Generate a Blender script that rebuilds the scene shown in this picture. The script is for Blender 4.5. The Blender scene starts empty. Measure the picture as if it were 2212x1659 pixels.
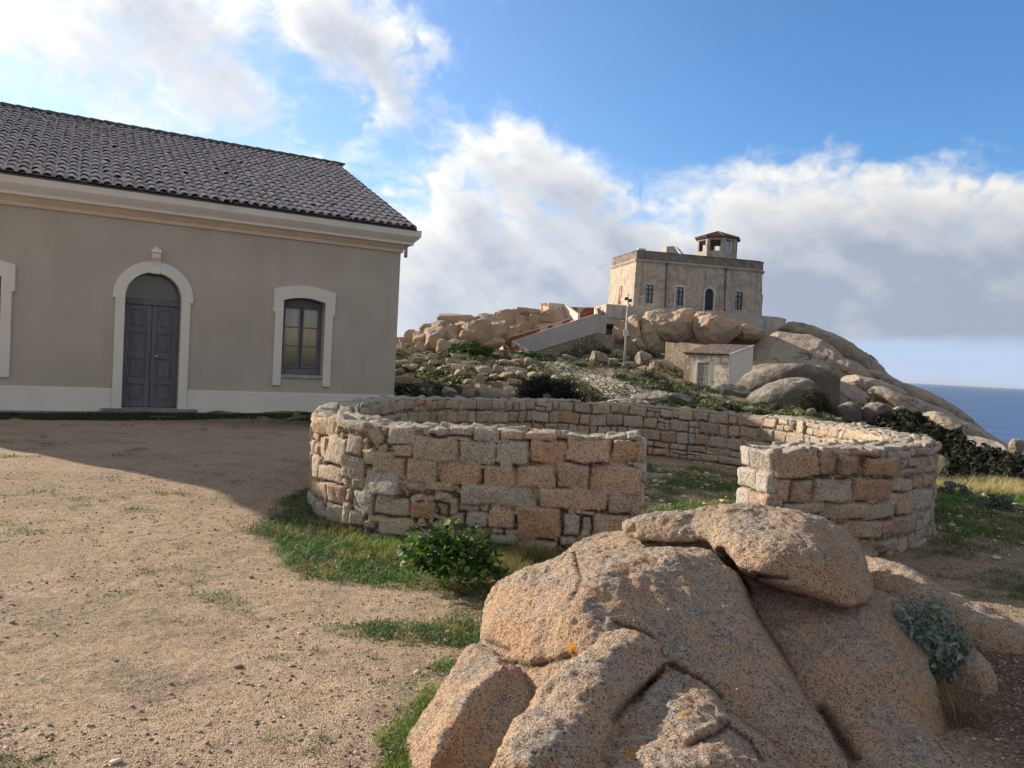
import bpy, math, random
import numpy as np
from mathutils import Vector, Matrix
rng = np.random.default_rng(7); random.seed(7)
R = math.radians
scene = bpy.context.scene
COL = scene.collection
# ---------------------------------------------------------------- camera
FPX, CXP, CYP, EYE = 1642.0, 1106.0, 829.5, 1.6          # photograph as a 2212 x 1659 frame
_a, _t = R(2.98), R(1.67)
FW = np.array([0, math.cos(_t), -math.sin(_t)]); _u0 = np.array([0, math.sin(_t), math.cos(_t)]); _x0 = np.array([1., 0, 0])
RT = math.cos(_a)*_x0 + math.sin(_a)*_u0; UP = -math.sin(_a)*_x0 + math.cos(_a)*_u0
CAM = np.array([0, 0, EYE])
cd = bpy.data.cameras.new('camera'); cam = bpy.data.objects.new('camera', cd); COL.objects.link(cam)
cd.sensor_width = 36; cd.lens = 36*FPX/2212; cd.clip_start = .1; cd.clip_end = 90000
m4 = Matrix.Identity(4)
for i in range(3): m4[i][0] = RT[i]; m4[i][1] = UP[i]; m4[i][2] = -FW[i]; m4[i][3] = CAM[i]
cam.matrix_world = m4; scene.camera = cam
def ray(px, py): return FW + RT*(px-CXP)/FPX - UP*(py-CYP)/FPX
def gz(px, py, z=0.):
    d = ray(px, py); return CAM + d*((z-EYE)/d[2])
def at(px, py, y):
    d = ray(px, py); return CAM + d*(y/d[1])
def proj(P):
    v = np.asarray(P)-CAM; w = v@FW
    return CXP+FPX*(v@RT)/w, CYP-FPX*(v@UP)/w
# ---------------------------------------------------------------- light
SUN_AZ, SUN_EL = R(150.2), R(20.5)                        # direction to the sun, angle from +X
SUND = np.array([math.cos(SUN_AZ)*math.cos(SUN_EL), math.sin(SUN_AZ)*math.cos(SUN_EL), math.sin(SUN_EL)])
sd = bpy.data.lights.new('sun', 'SUN'); sd.energy = 5.0; sd.angle = R(.53); sd.color = (1, .84, .64)
so = bpy.data.objects.new('sun', sd); COL.objects.link(so)
so.rotation_euler = Vector(SUND).to_track_quat('Z', 'Y').to_euler(); so.location = (-30, 20, 30)
scene.view_settings.view_transform = 'Standard'; scene.view_settings.look = 'None'
scene.view_settings.exposure = 0.74; scene.view_settings.gamma = 1

class NT:
    """small helper to wire nodes"""
    def __init__(s, tree): s.t = tree; s.n = tree.nodes; s.l = tree.links
    def new(s, typ, **kw):
        n = s.n.new(typ)
        for k, v in kw.items():
            if k[0] == 'i' and k[1:].isdigit(): s.put(n, int(k[1:]), v)
            else: setattr(n, k, v)
        return n
    def put(s, n, i, v):
        if isinstance(v, bpy.types.NodeSocket): s.l.new(v, n.inputs[i])
        elif v is not None: n.inputs[i].default_value = v
    def math(s, op, a, b=None, c=None, clamp=False):
        n = s.n.new('ShaderNodeMath'); n.operation = op; n.use_clamp = clamp
        for i, v in enumerate((a, b, c)): s.put(n, i, v)
        return n.outputs[0]
    def vec(s, op, a, b=None):
        n = s.n.new('ShaderNodeVectorMath'); n.operation = op
        s.put(n, 0, a); s.put(n, 1, b)
        return n.outputs[1] if op in ('DOT_PRODUCT', 'LENGTH', 'DISTANCE') else n.outputs[0]
    def mix(s, f, a, b, mode='MIX'):
        n = s.n.new('ShaderNodeMix'); n.data_type = 'RGBA'; n.blend_type = mode
        s.put(n, 0, f)
        for i, v in ((6, a), (7, b)):
            if isinstance(v, tuple) and len(v) == 3: v = v+(1,)
            s.put(n, i, v)
        return n.outputs[2]
    def noise(s, vec, scale, detail=4, rough=.55, dist=0, out=0):
        n = s.n.new('ShaderNodeTexNoise'); s.put(n, 0, vec)
        n.inputs['Scale'].default_value = scale; n.inputs['Detail'].default_value = detail
        n.inputs['Roughness'].default_value = rough; n.inputs['Distortion'].default_value = dist
        return n.outputs[out]
    def voro(s, vec, scale, feature='F1', rnd=1, out=0):
        n = s.n.new('ShaderNodeTexVoronoi'); n.feature = feature; s.put(n, 0, vec)
        n.inputs['Scale'].default_value = scale; n.inputs['Randomness'].default_value = rnd
        return n.outputs[out]
    def ramp(s, f, stops, interp='LINEAR'):
        n = s.n.new('ShaderNodeValToRGB'); s.put(n, 0, f); n.color_ramp.interpolation = interp
        e = n.color_ramp.elements
        while len(e) < len(stops): e.new(.5)
        for i, (p, c) in enumerate(stops):
            e[i].position = p
            if not isinstance(c, tuple): c = (c, c, c)
            e[i].color = c+(1,) if len(c) == 3 else c
        return n.outputs[0]
    def mapr(s, v, a, b, c=0., d=1.):
        n = s.n.new('ShaderNodeMapRange'); n.clamp = True
        for i, x in enumerate((v, a, b, c, d)): s.put(n, i, x)
        return n.outputs[0]
    def comb(s, x, y, z):
        n = s.n.new('ShaderNodeCombineXYZ')
        for i, v in enumerate((x, y, z)): s.put(n, i, v)
        return n.outputs[0]
# ---------------------------------------------------------------- sky with drifting clouds
world = bpy.data.worlds.new('World'); scene.world = world; world.use_nodes = True
# ---------------------------------------------------------------- numpy noise
def _hash(x, y, z, seed):
    h = (x*374761393 + y*668265263 + z*2147483647*3 + seed*1274126177) & 0xffffffff
    h = ((h ^ (h >> 13))*1274126177) & 0xffffffff
    h = ((h ^ (h >> 16))*2246822519) & 0xffffffff
    return ((h ^ (h >> 13)) & 0xffffff)/float(0xffffff)
def vnoise(P, seed=0):
    P = np.asarray(P, float); i = np.floor(P).astype(np.int64); f = P-i; f = f*f*f*(f*(f*6-15)+10)
    r = 0
    for dx in (0, 1):
        wx = f[..., 0] if dx else 1-f[..., 0]
        for dy in (0, 1):
            wy = f[..., 1] if dy else 1-f[..., 1]
            for dz in (0, 1):
                wz = f[..., 2] if dz else 1-f[..., 2]
                r = r+wx*wy*wz*_hash(i[..., 0]+dx, i[..., 1]+dy, i[..., 2]+dz, seed)
    return r*2-1
def fbm(P, oct=4, seed=0, gain=.5, lac=2.03):
    P = np.asarray(P, float); s = 0; a = 1; t = 0
    for k in range(oct):
        s = s+a*vnoise(P+17.3*k, seed+k*31); t += a; a *= gain; P = P*lac
    return s/t
def sm(e0, e1, x):
    t = np.clip((x-e0)/(e1-e0), 0, 1); return t*t*(3-2*t)
def vnoise2(x, y, seed=0):
    i = np.floor(x).astype(np.int64); j = np.floor(y).astype(np.int64); f = x-i; g = y-j; f = f*f*f*(f*(f*6-15)+10); g = g*g*g*(g*(g*6-15)+10)
    H = lambda a, b: _hash(a, b, 0*a, seed)
    return ((H(i, j)*(1-f)+H(i+1, j)*f)*(1-g)+(H(i, j+1)*(1-f)+H(i+1, j+1)*f)*g)*2-1
def fbm2(x, y, oct=5, seed=0, gain=.5):
    s = 0; a = 1; t = 0
    for k in range(oct): s = s+a*vnoise2(x+17.3*k, y-9.1*k, seed+31*k); t += a; a *= gain; x = x*2.03; y = y*2.03
    return s/t
AZ0, AZ1, EL0, EL1, PPD = -50., 50., -2., 45., 18
def cloud_map():
    """cumulus fields over azimuth/elevation: cover and how brightly the sun lights them"""
    nx, ny = int((AZ1-AZ0)*PPD), int((EL1-EL0)*PPD)
    A, E = np.meshgrid(AZ0+(np.arange(nx)+.5)/PPD, EL0+(np.arange(ny)+.5)/PPD)
    wx = fbm2(A*.11, E*.15, 5, 3, .55)*5.0; wy = fbm2(A*.11+40, E*.15+7, 5, 9, .55)*3.6
    Aw, Ew = A+wx, E+wy; T = np.zeros_like(A)
    # (x, y, half width, half height, tilt, weight) of each cloud body
    B = [(150, 50, 310, 130, 20, 1.05), (420, 100, 220, 90, 38, 1.3), (40, 40, 220, 90, 0, .9), (330, 0, 220, 70, 10, 1.2), (-150, 60, 260, 120, 0, .8), (700, 60, 190, 130, 50, 1.05), (790, 150, 90, 100, 60, .85), (640, -20, 260, 90, 0, .95), (880, 30, 110, 120, 60, .62),
         (620, 330, 170, 46, 10, .75), (930, 245, 70, 34, 15, .62), (700, 300, 90, 30, -20, .45),
         (1110, 280, 80, 80, 50, .85), (1060, 370, 170, 80, 25, 1.15), (1170, 400, 170, 90, 10, 1.1), (980, 460, 180, 110, 0, 1.1), (1260, 440, 180, 90, 25, 1.1), (1390, 560, 240, 90, 10, 1.35), (1100, 560, 340, 140, 0, 1.3), (850, 620, 360, 150, 0, 1.2), (560, 560, 320, 180, 0, 1.0),
         (1690, 385, 160, 34, -6, .85), (1900, 365, 150, 52, 8, 1.0), (2010, 420, 180, 80, 12, 1.15), (1620, 480, 240, 50, -14, 1.05), (1850, 500, 360, 110, 0, 1.5), (2200, 510, 240, 90, 0, 1.4), (2000, 640, 520, 120, 3, 1.7), (1500, 640, 520, 130, 3, 1.6), (1000, 690, 520, 110, 3, 1.3), (2480, 560, 300, 150, 0, 1.5), (2900, 500, 420, 220, 0, 1.3), (-300, 640, 700, 200, 0, 1.0), (-600, 150, 500, 200, 0, .9)]
    for bx, by, hw, hh, tilt, wt in B:
        v = ray(bx, by); v = v/np.linalg.norm(v); a0 = math.degrees(math.atan2(v[0], v[1])); e0 = math.degrees(math.asin(v[2]))
        k = 57.3/FPX*math.cos(math.radians(a0)); ra, re = hw*k*.9, hh*k*.9; c, s_ = math.cos(R(-tilt-3)), math.sin(R(-tilt-3))
        u = ((Aw-a0)*c+(Ew-e0)*s_)/ra; w = (-(Aw-a0)*s_+(Ew-e0)*c)/re; b = wt*np.exp(-(u*u+w*w)); T = np.log(np.exp(T*5)+np.exp(b*5)-1)/5
    F = fbm2(A*.20+1.2*fbm2(A*.4, E*.5, 3, 77), E*.27, 8, 21, .58); r = fbm2(A*.5, E*.62, 7, 33, .64)
    D = T+(.62*F+.27*r)*(.45+.55*np.clip(T*1.6, 0, 1))
    base = sm(2.1, 3.3, E+.5*fbm2(A*.15, E*.3, 4, 5))*(A > -2)+(A <= -2)*1.; bl = sm(-6, 6, A); base = base*bl+(1-bl)*1
    cov = sm(.18, 1.06, D)*base
    L = np.zeros_like(D); st = 8                       # thickness between each point and the sun (up and to the left)
    for k in range(1, 9):
        sh = int(k*st*1.0), int(k*st*.9); Q = np.roll(np.roll(D, sh[0], 1), -sh[1], 0); L += np.clip(Q-.35, 0, 1.6)*(1.15 if k < 4 else .8)
    L = L/8; lit = np.exp(-1.75*L)*1.25-.12*sm(.9, 1.8, D)
    lit = lit-.20*(1-sm(3, 15, E))*sm(-6, 16, A)-.06*(1-sm(2, 9, E))
    lit = np.clip(lit+.30*(fbm2(A*.33, E*.5, 6, 55, .55))*sm(.5, 1.2, D), 0, 1)
    return cov, lit
def build_world():
    t = world.node_tree; t.nodes.clear(); W = NT(t)
    cov, lit = cloud_map(); h, w = cov.shape
    img = bpy.data.images.new('cloud_cover', w, h, alpha=False, float_buffer=True); img.colorspace_settings.name = 'Non-Color'
    px = np.ones((h, w, 4), np.float32); px[..., 0] = cov; px[..., 1] = lit; img.pixels.foreach_set(px.ravel()); img.update(); img.pack()
    out = W.new('ShaderNodeOutputWorld'); bg = W.new('ShaderNodeBackground')
    sky = W.new('ShaderNodeTexSky', sky_type='NISHITA', sun_disc=False, sun_elevation=SUN_EL,
                sun_rotation=R(90)-SUN_AZ, altitude=0, air_density=1.0, dust_density=.6, ozone_density=2.5)
    tc = W.new('ShaderNodeTexCoord'); d = tc.outputs['Generated']
    sx = W.new('ShaderNodeSeparateXYZ'); W.l.new(d, sx.inputs[0])
    az = W.math('MULTIPLY', W.math('ARCTAN2', sx.outputs[0], sx.outputs[1]), 57.2958)
    el = W.math('MULTIPLY', W.math('ARCSINE', sx.outputs[2]), 57.2958)
    im = W.new('ShaderNodeTexImage'); im.image = img; im.extension = 'EXTEND'; im.interpolation = 'Cubic'
    W.l.new(W.comb(W.math('DIVIDE', W.math('SUBTRACT', az, AZ0), AZ1-AZ0), W.math('DIVIDE', W.math('SUBTRACT', el, EL0), EL1-EL0), 0), im.inputs[0])
    sc = W.new('ShaderNodeSeparateColor'); W.l.new(im.outputs[0], sc.inputs[0])
    sunny = W.mapr(az, -40, 30, 1.10, .78)
    cc = W.mix(sc.outputs[1], (.345, .395, .50), (.82, .81, .77)); cc = W.vec('MULTIPLY', cc, W.comb(sunny, sunny, sunny))
    skyc = W.vec('MULTIPLY', sky.outputs[0], (.115*.62, .115*.93, .115*1.22))
    hz = W.math('MULTIPLY', W.math('POWER', W.mapr(el, -1, 15, 1, 0), 2.0), 1.0, clamp=True); hz = W.mapr(hz, 0, .78); skyc = W.mix(hz, skyc, (.37, .455, .62))
    lm = W.mapr(az, 30, -55, 0, 1); lm = W.math('MULTIPLY', lm, lm); left = W.math('MULTIPLY', lm, W.mapr(el, 40, 4, .35, 1.0)); skyc = W.mix(left, skyc, (.68, .75, .86))
    col = W.mix(sc.outputs[0], skyc, cc)
    # warm fill light added as even white over the unseen sky behind and above
    aa = W.math('ABSOLUTE', az); rear = W.math('MAXIMUM', W.mapr(aa, 41, 49.5), W.mapr(el, 38, 44.5)); col = W.mix(W.math('MULTIPLY', rear, .80), col, REARFILL)
    W.l.new(col, bg.inputs[0]); bg.inputs[1].default_value = .86
    W.l.new(bg.outputs[0], out.inputs[0])
REARFILL = (.34, .325, .305)
build_world()
# ---------------------------------------------------------------- mesh helpers
def link_mesh(name, V, Fc, mat=None, parent=None, smooth=False, cols=None, mats=None, fmat=None):
    me = bpy.data.meshes.new(name)
    V = np.asarray(V, dtype=np.float32)
    if isinstance(Fc, np.ndarray):
        k = Fc.shape[1]; nf = len(Fc)
        me.vertices.add(len(V)); me.vertices.foreach_set('co', V.ravel())
        me.loops.add(nf*k); me.loops.foreach_set('vertex_index', Fc.astype(np.int32).ravel())
        me.polygons.add(nf); me.polygons.foreach_set('loop_start', np.arange(0, nf*k, k, dtype=np.int32))
        me.update(calc_edges=True)
    else:
        me.from_pydata(V.tolist(), [], Fc); me.update()
    if smooth: me.polygons.foreach_set('use_smooth', np.ones(len(me.polygons), dtype=bool))
    if cols is not None:
        a = me.color_attributes.new('Col', 'FLOAT_COLOR', 'POINT')
        c4 = np.ones((len(V), 4), np.float32); c4[:, :3] = cols; a.data.foreach_set('color', c4.ravel())
    for mm in (mats or ([mat] if mat else [])): me.materials.append(mm)
    if fmat is not None: me.polygons.foreach_set('material_index', np.asarray(fmat, dtype=np.int32))
    o = bpy.data.objects.new(name, me); COL.objects.link(o)
    if parent: o.parent = parent
    return o
def tag(o, label=None, cat=None, group=None, kind=None):
    if label: o['label'] = label
    if cat: o['category'] = cat
    if group: o['group'] = group
    if kind: o['kind'] = kind
    return o
def empty(name, loc, rz=0, label=None, cat=None, group=None):
    o = bpy.data.objects.new(name, None); COL.objects.link(o); o.location = loc; o.rotation_euler = (0, 0, rz); o.empty_display_size = .3
    return tag(o, label, cat, group)
class MB:
    """collects simple solids into ONE mesh"""
    def __init__(s): s.v = []; s.f = []
    def add(s, V, F_):
        b = len(s.v); s.v += [tuple(map(float, p)) for p in V]; s.f += [tuple(i+b for i in f) for f in F_]; return s
    def box(s, x0, x1, y0, y1, z0, z1):
        V = [(x, y, z) for x in (x0, x1) for y in (y0, y1) for z in (z0, z1)]
        return s.add(V, [(0, 1, 3, 2), (4, 6, 7, 5), (0, 4, 5, 1), (2, 3, 7, 6), (0, 2, 6, 4), (1, 5, 7, 3)])
    def prism(s, poly, axis, a, b):
        """poly = 2-D points extruded along axis ('x','y','z') from a to b"""
        n = len(poly)
        def mk(p, t): return {'y': (p[0], t, p[1]), 'x': (t, p[0], p[1]), 'z': (p[0], p[1], t)}[axis]
        V = [mk(p, a) for p in poly]+[mk(p, b) for p in poly]
        F_ = [tuple(range(n))[::-1], tuple(range(n, 2*n))]+[(i, (i+1) % n, n+(i+1) % n, n+i) for i in range(n)]
        return s.add(V, F_)
    def ring(s, outer, inner, axis, a, b):
        """closed band between two outlines with the same number of points"""
        n = len(outer)
        def mk(p, t): return {'y': (p[0], t, p[1]), 'x': (t, p[0], p[1]), 'z': (p[0], p[1], t)}[axis]
        V = [mk(p, a) for p in outer]+[mk(p, a) for p in inner]+[mk(p, b) for p in outer]+[mk(p, b) for p in inner]
        F_ = []
        for i in range(n-1):
            j = i+1
            F_ += [(i, j, n+j, n+i), (2*n+i, 3*n+i, 3*n+j, 2*n+j), (i, 2*n+i, 2*n+j, j), (n+i, n+j, 3*n+j, 3*n+i)]
        F_ += [(0, n, 3*n, 2*n), (n-1, 3*n-1, 4*n-1, 2*n-1)]
        return s.add(V, F_)
    def tube(s, pts, r, n=8):
        pts = [Vector(p) for p in pts]; rs = r if hasattr(r, '__len__') else [r]*len(pts)
        V = []; F_ = []
        for i, p in enumerate(pts):
            d = (pts[min(i+1, len(pts)-1)]-pts[max(i-1, 0)]).normalized()
            a = d.cross(Vector((0, 0, 1)) if abs(d.z) < .9 else Vector((1, 0, 0))).normalized(); b = d.cross(a)
            V += [p+(a*math.cos(2*math.pi*k/n)+b*math.sin(2*math.pi*k/n))*rs[i] for k in range(n)]
        for i in range(len(pts)-1):
            F_ += [(i*n+k, i*n+(k+1) % n, (i+1)*n+(k+1) % n, (i+1)*n+k) for k in range(n)]
        F_ += [tuple(range(n))[::-1], tuple(range((len(pts)-1)*n, len(pts)*n))]
        return s.add(V, F_)
    def build(s, name, mat, parent=None, smooth=False, bevel=0):
        o = link_mesh(name, np.array(s.v), s.f, mat, parent, smooth)
        import bmesh
        bm = bmesh.new(); bm.from_mesh(o.data); bmesh.ops.recalc_face_normals(bm, faces=bm.faces[:])
        if bevel:
            bmesh.ops.bevel(bm, geom=[e for e in bm.edges if e.calc_face_angle(0) > .4], offset=bevel, segments=1, affect='EDGES', clamp_overlap=True)
        bm.to_mesh(o.data); bm.free()
        return o
def grid_faces(n, m_, wrap=False):
    i, j = np.meshgrid(np.arange(n-1), np.arange(m_-1 if not wrap else m_), indexing='ij')
    a = i*m_+j; b = i*m_+(j+1) % m_
    return np.stack([a, a+m_, b+m_, b], -1).reshape(-1, 4)
# ---------------------------------------------------------------- materials
def material(name, fn, rough=.9, spec=.25):
    m = bpy.data.materials.new(name); m.use_nodes = True; N = NT(m.node_tree)
    b = m.node_tree.nodes['Principled BSDF']; b.inputs['Roughness'].default_value = rough
    b.inputs['Specular IOR Level'].default_value = spec
    tc = N.new('ShaderNodeTexCoord')
    fn(N, b, tc.outputs['Object']); return m
def bump(N, b, h, strength, dist):
    n = N.new('ShaderNodeBump'); n.inputs['Strength'].default_value = strength; n.inputs['Distance'].default_value = dist
    N.put(n, 2 if n.inputs[2].name == 'Height' else 'Height', h) if n.inputs[2].name == 'Height' else N.l.new(h, n.inputs['Height'])
    N.l.new(n.outputs[0], b.inputs['Normal']); return n
def plain(name, c, rough=.7, var=.12, scale=6, spec=.3, bmp=.15, metal=0):
    def f(N, b, o):
        n = N.noise(o, scale, 5); k = N.mapr(n, .3, .7, 1-var, 1+var)
        N.l.new(N.vec('MULTIPLY', N.comb(*c), N.comb(k, k, k)), b.inputs['Base Color'])
        b.inputs['Metallic'].default_value = metal
        bump(N, b, N.noise(o, scale*12, 3), bmp, .01)
    return material(name, f, rough, spec)
M = {}
def f_stucco(N, b, o):
    n = N.noise(o, .8, 6, .6); f = N.noise(o, 90, 3, .6); st = N.noise(N.vec('MULTIPLY', o, (2.5, 2.5, .35)), 1.2, 5)
    c = N.mix(N.mapr(n, .35, .68), (.47, .425, .36), (.55, .505, .44))
    c = N.mix(N.mapr(st, .52, .75, 0, .35), c, (.40, .345, .285))
    c = N.mix(N.mapr(f, .3, .7, 0, .22), c, (.34, .29, .24))
    N.l.new(c, b.inputs['Base Color']); bump(N, b, f, .5, .006)
M['stucco'] = material('ochre_grey_stucco', f_stucco, .95, .15)
def f_trim(N, b, o):
    n = N.noise(o, 1.5, 6, .6); f = N.noise(o, 60, 3)
    c = N.mix(N.mapr(n, .3, .7), (.73, .71, .645), (.80, .78, .715)); c = N.mix(N.mapr(f, .35, .7, 0, .15), c, (.5, .47, .41))
    N.l.new(c, b.inputs['Base Color']); bump(N, b, f, .35, .004)
M['trim'] = material('cream_painted_trim', f_trim, .8, .25)
M['trim_warm'] = plain('warm_cream_moulding', (.68, .56, .43), .85, .08, 3)
M['kerb'] = plain('grey_cement_kerb', (.20, .215, .24), .9, .25, 4)
def f_doorwood(N, b, o):
    n = N.noise(N.vec('MULTIPLY', o, (14, 14, 1.2)), 1.5, 5, .65); w = N.noise(o, 3, 4)
    c = N.mix(N.mapr(n, .3, .72), (.11, .122, .15), (.21, .215, .235)); c = N.mix(N.mapr(w, .5, .75, 0, .5), c, (.20, .19, .205))
    N.l.new(c, b.inputs['Base Color']); bump(N, b, n, .4, .004)
M['bluewood'] = material('weathered_blue_grey_wood', f_doorwood, .75, .3)
M['brass'] = plain('polished_door_knob', (.7, .62, .45), .25, .05, 5, .5, 0, 1)
M['zinc'] = plain('zinc_pipe', (.36, .37, .37), .5, .15, 4, .4)
def f_glass(N, b, o):
    b.inputs['Base Color'].default_value = (.10, .105, .085, 1); b.inputs['Roughness'].default_value = .12
    b.inputs['Specular IOR Level'].default_value = .9
    bump(N, b, N.noise(o, 2.5, 2), .06, .05)
M['glass'] = material('dim_window_glass', f_glass, .12, .9)
def f_pane_reflection(N, b, o):  # paints the golden reflection into the pane colour, dark towards the sill
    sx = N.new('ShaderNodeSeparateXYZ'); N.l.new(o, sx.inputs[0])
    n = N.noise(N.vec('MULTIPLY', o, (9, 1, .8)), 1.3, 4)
    zz = N.mapr(sx.outputs[2], 1.25, 2.0); zz = N.math('MULTIPLY', zz, N.mapr(n, .3, .7, .7, 1.0)); refl_col = N.mix(N.mapr(sx.outputs[2], 2.0, 2.5), (.50, .42, .21), (.46, .47, .40))
    N.l.new(N.mix(zz, (.05, .045, .03), refl_col), b.inputs['Base Color'])
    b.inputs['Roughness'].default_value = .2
M['pane'] = material('pane_painted_reflection', f_pane_reflection, .15, .9)
M['dark'] = plain('dark_interior', (.02, .022, .028), .9, .2, 3)
def f_tile(N, b, o):
    at_ = N.new('ShaderNodeVertexColor', layer_name='Col').outputs[0]
    n = N.noise(o, 7, 6, .65); l = N.noise(o, 25, 4, .7)
    c = N.mix(N.mapr(n, .38, .60, 0, .85), at_, (.68, .65, .68)); c = N.mix(N.mapr(l, .52, .70, 0, .45), c, (.20, .19, .20))
    N.l.new(c, b.inputs['Base Color']); bump(N, b, l, .5, .012)
M['tile'] = material('weathered_roof_tile', f_tile, .92, .15)
M['tile_under'] = plain('roof_mortar', (.10, .095, .095), .95, .3, 5)
def granite(name, warm, cool, dark, fine=1., lich=.35, speck=.8, far=False):
    def f(N, b, o):
        big = N.noise(o, .55 if far else 1.3, 5, .6, .4); med = N.noise(o, 2.2 if far else 5, 6, .65)
        c = N.mix(N.mapr(big, .36, .64), cool, warm)
        ge = N.new('ShaderNodeNewGeometry').outputs['Normal']; sz = N.new('ShaderNodeSeparateXYZ'); N.l.new(ge, sz.inputs[0])
        up = N.mapr(sz.outputs[2], .50, .92)                          # weathered grey crust of lichen on the tops
        c = N.mix(N.math('MULTIPLY', N.mapr(med, .38, .58), N.math('MULTIPLY', up, 1.0)), c, N.mix(N.mapr(N.noise(o, 19, 6, .75), .38, .62), (.17, .165, .155), (.52, .50, .45)))
        c = N.mix(N.mapr(N.noise(o, 3.1 if far else 8, 7, .72), .56, .68, 0, lich), c, dark)
        if not far:
            v2 = N.voro(o, 165*fine, out=1)
            s2 = N.new('ShaderNodeSeparateColor'); N.l.new(v2, s2.inputs[0])
            c = N.mix(N.math('MULTIPLY', N.mapr(s2.outputs[0], .70, .78), speck), c, (.06, .052, .047))
            c = N.mix(N.math('MULTIPLY', N.mapr(s2.outputs[1], .66, .76), speck*.7), c, (.62, .55, .47))
            c = N.mix(N.math('MULTIPLY', N.mapr(s2.outputs[2], .70, .8), speck*.5), c, (.50, .26, .155))
            li = N.math('MULTIPLY', N.mapr(N.noise(o, 4.2, 3, .5, 1.2), .685, .70), N.mapr(N.noise(o, 40, 4), .4, .5))
            c = N.mix(N.math('MULTIPLY', li, .85), c, (.52, .24, .035))   # orange lichen spots
            h = N.math('ADD', N.math('MULTIPLY', N.noise(o, 85*fine, 4, .7), 1.0), N.math('MULTIPLY', N.noise(o, 28, 4, .6), 1.6))
            bump(N, b, h, 1.0, .022)
        else:
            c = N.mix(N.mapr(N.noise(o, 16, 4, .7), .5, .75, 0, .35), c, (.16, .14, .125))
            if name == 'smooth_grey_granite':
                wv = N.vec('ADD', o, N.vec('MULTIPLY', N.noise(o, .35, 4, .6, out=1), (4, 4, 4))); ed = N.voro(wv, .11, 'DISTANCE_TO_EDGE')
                c = N.mix(N.math('MULTIPLY', N.mapr(ed, .014, .003), N.mapr(N.noise(o, .16, 3, .6), .45, .58)), c, (.07, .065, .06)); st = N.noise(N.vec('MULTIPLY', o, (1.2, 1.2, .25)), .8, 6, .65)
                c = N.mix(N.mapr(st, .50, .68, 0, .55), c, (.17, .155, .14))
            h = N.math('ADD', N.noise(o, 5, 7, .68), N.noise(o, 1.2, 4, .6)); bump(N, b, h, .7, .16)
        if not far: c = N.vec('MULTIPLY', c, N.new('ShaderNodeVertexColor', layer_name='Col').outputs[0])
        N.l.new(c, b.inputs['Base Color'])
    return material(name, f, .93, .15)
M['granite'] = granite('pink_granite', (.56, .345, .21), (.51, .405, .305), (.10, .09, .085))
M['granite_far'] = granite('weathered_granite', (.52, .34, .215), (.34, .295, .245), (.13, .12, .11), far=True)
M['granite_smooth'] = granite('smooth_grey_granite', (.36, .29, .225), (.27, .245, .215), (.10, .095, .085), lich=.25, far=True)
M['granite_dark'] = granite('dark_grey_granite', (.15, .125, .10), (.12, .11, .10), (.045, .04, .04), far=True)
def f_wall(N, b, o):
    a = N.new('ShaderNodeVertexColor', layer_name='Col').outputs[0]
    med = N.noise(o, 9, 6, .65); v2 = N.voro(o, 105, out=1); s2 = N.new('ShaderNodeSeparateColor'); N.l.new(v2, s2.inputs[0])
    c = N.mix(N.mapr(med, .38, .66, 0, .55), a, N.vec('MULTIPLY', a, (.60, .62, .66)))
    c = N.mix(N.mapr(N.noise(o, 22, 6, .7), .54, .66, 0, .4), c, (.46, .41, .34))
    c = N.mix(N.math('MULTIPLY', N.mapr(s2.outputs[0], .70, .78), .62), c, (.075, .065, .06))
    c = N.mix(N.math('MULTIPLY', N.mapr(s2.outputs[1], .70, .78), .45), c, (.60, .54, .46))
    ge = N.new('ShaderNodeNewGeometry').outputs['Normal']; sz = N.new('ShaderNodeSeparateXYZ'); N.l.new(ge, sz.inputs[0])
    up = N.mapr(sz.outputs[2], .5, .9)
    c = N.mix(N.math('MULTIPLY', up, N.mapr(N.noise(o, 14, 5, .7), .40, .6, .1, .75)), c, (.33, .315, .27))
    c = N.mix(N.math('MULTIPLY', up, N.mapr(N.noise(o, 5, 4, .7, .6), .66, .69, 0, .8)), c, (.50, .25, .05))
    N.l.new(c, b.inputs['Base Color'])
    bump(N, b, N.math('ADD', N.noise(o, 100, 4, .7), N.math('MULTIPLY', N.noise(o, 30, 4, .6), 1.6)), .9, .010)
M['rubble'] = material('rubble_stone', f_wall, .95, .12)
# ---------------------------------------------------------------- sea
def f_sea(N, b, o):
    n = N.noise(N.vec('MULTIPLY', o, (1, .55, 1)), .018, 6, .65)
    c = N.mix(N.mapr(n, .35, .65), (.010, .058, .19), (.020, .088, .25))
    w = N.noise(N.vec('MULTIPLY', o, (1, .5, 1)), .16, 6, .75); cr = N.noise(N.vec('MULTIPLY', o, (1, .45, 1)), .09, 3, .6)
    foam = N.math('MULTIPLY', N.mapr(w, .66, .70), N.mapr(cr, .5, .6))
    c = N.mix(foam, c, (.7, .75, .8)); N.l.new(c, b.inputs['Base Color'])
    b.inputs['Roughness'].default_value = .28; b.inputs['IOR'].default_value = 1.33; b.inputs['Specular IOR Level'].default_value = .16
    bump(N, b, N.math('ADD', N.noise(N.vec('MULTIPLY', o, (1, .6, 1)), .12, 6, .7), N.math('MULTIPLY', N.noise(o, .02, 4), 2)), .9, 1.6)
M['sea'] = material('deep_blue_sea', f_sea, .3, .3)
SEA = -17.0
tag(link_mesh('sea', [(-30000, -3000, SEA), (30000, -3000, SEA), (30000, 30000, SEA), (-30000, 30000, SEA)], [(0, 1, 2, 3)], M['sea']),
    'deep blue sea with small whitecaps reaching the horizon', kind='structure')
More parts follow.
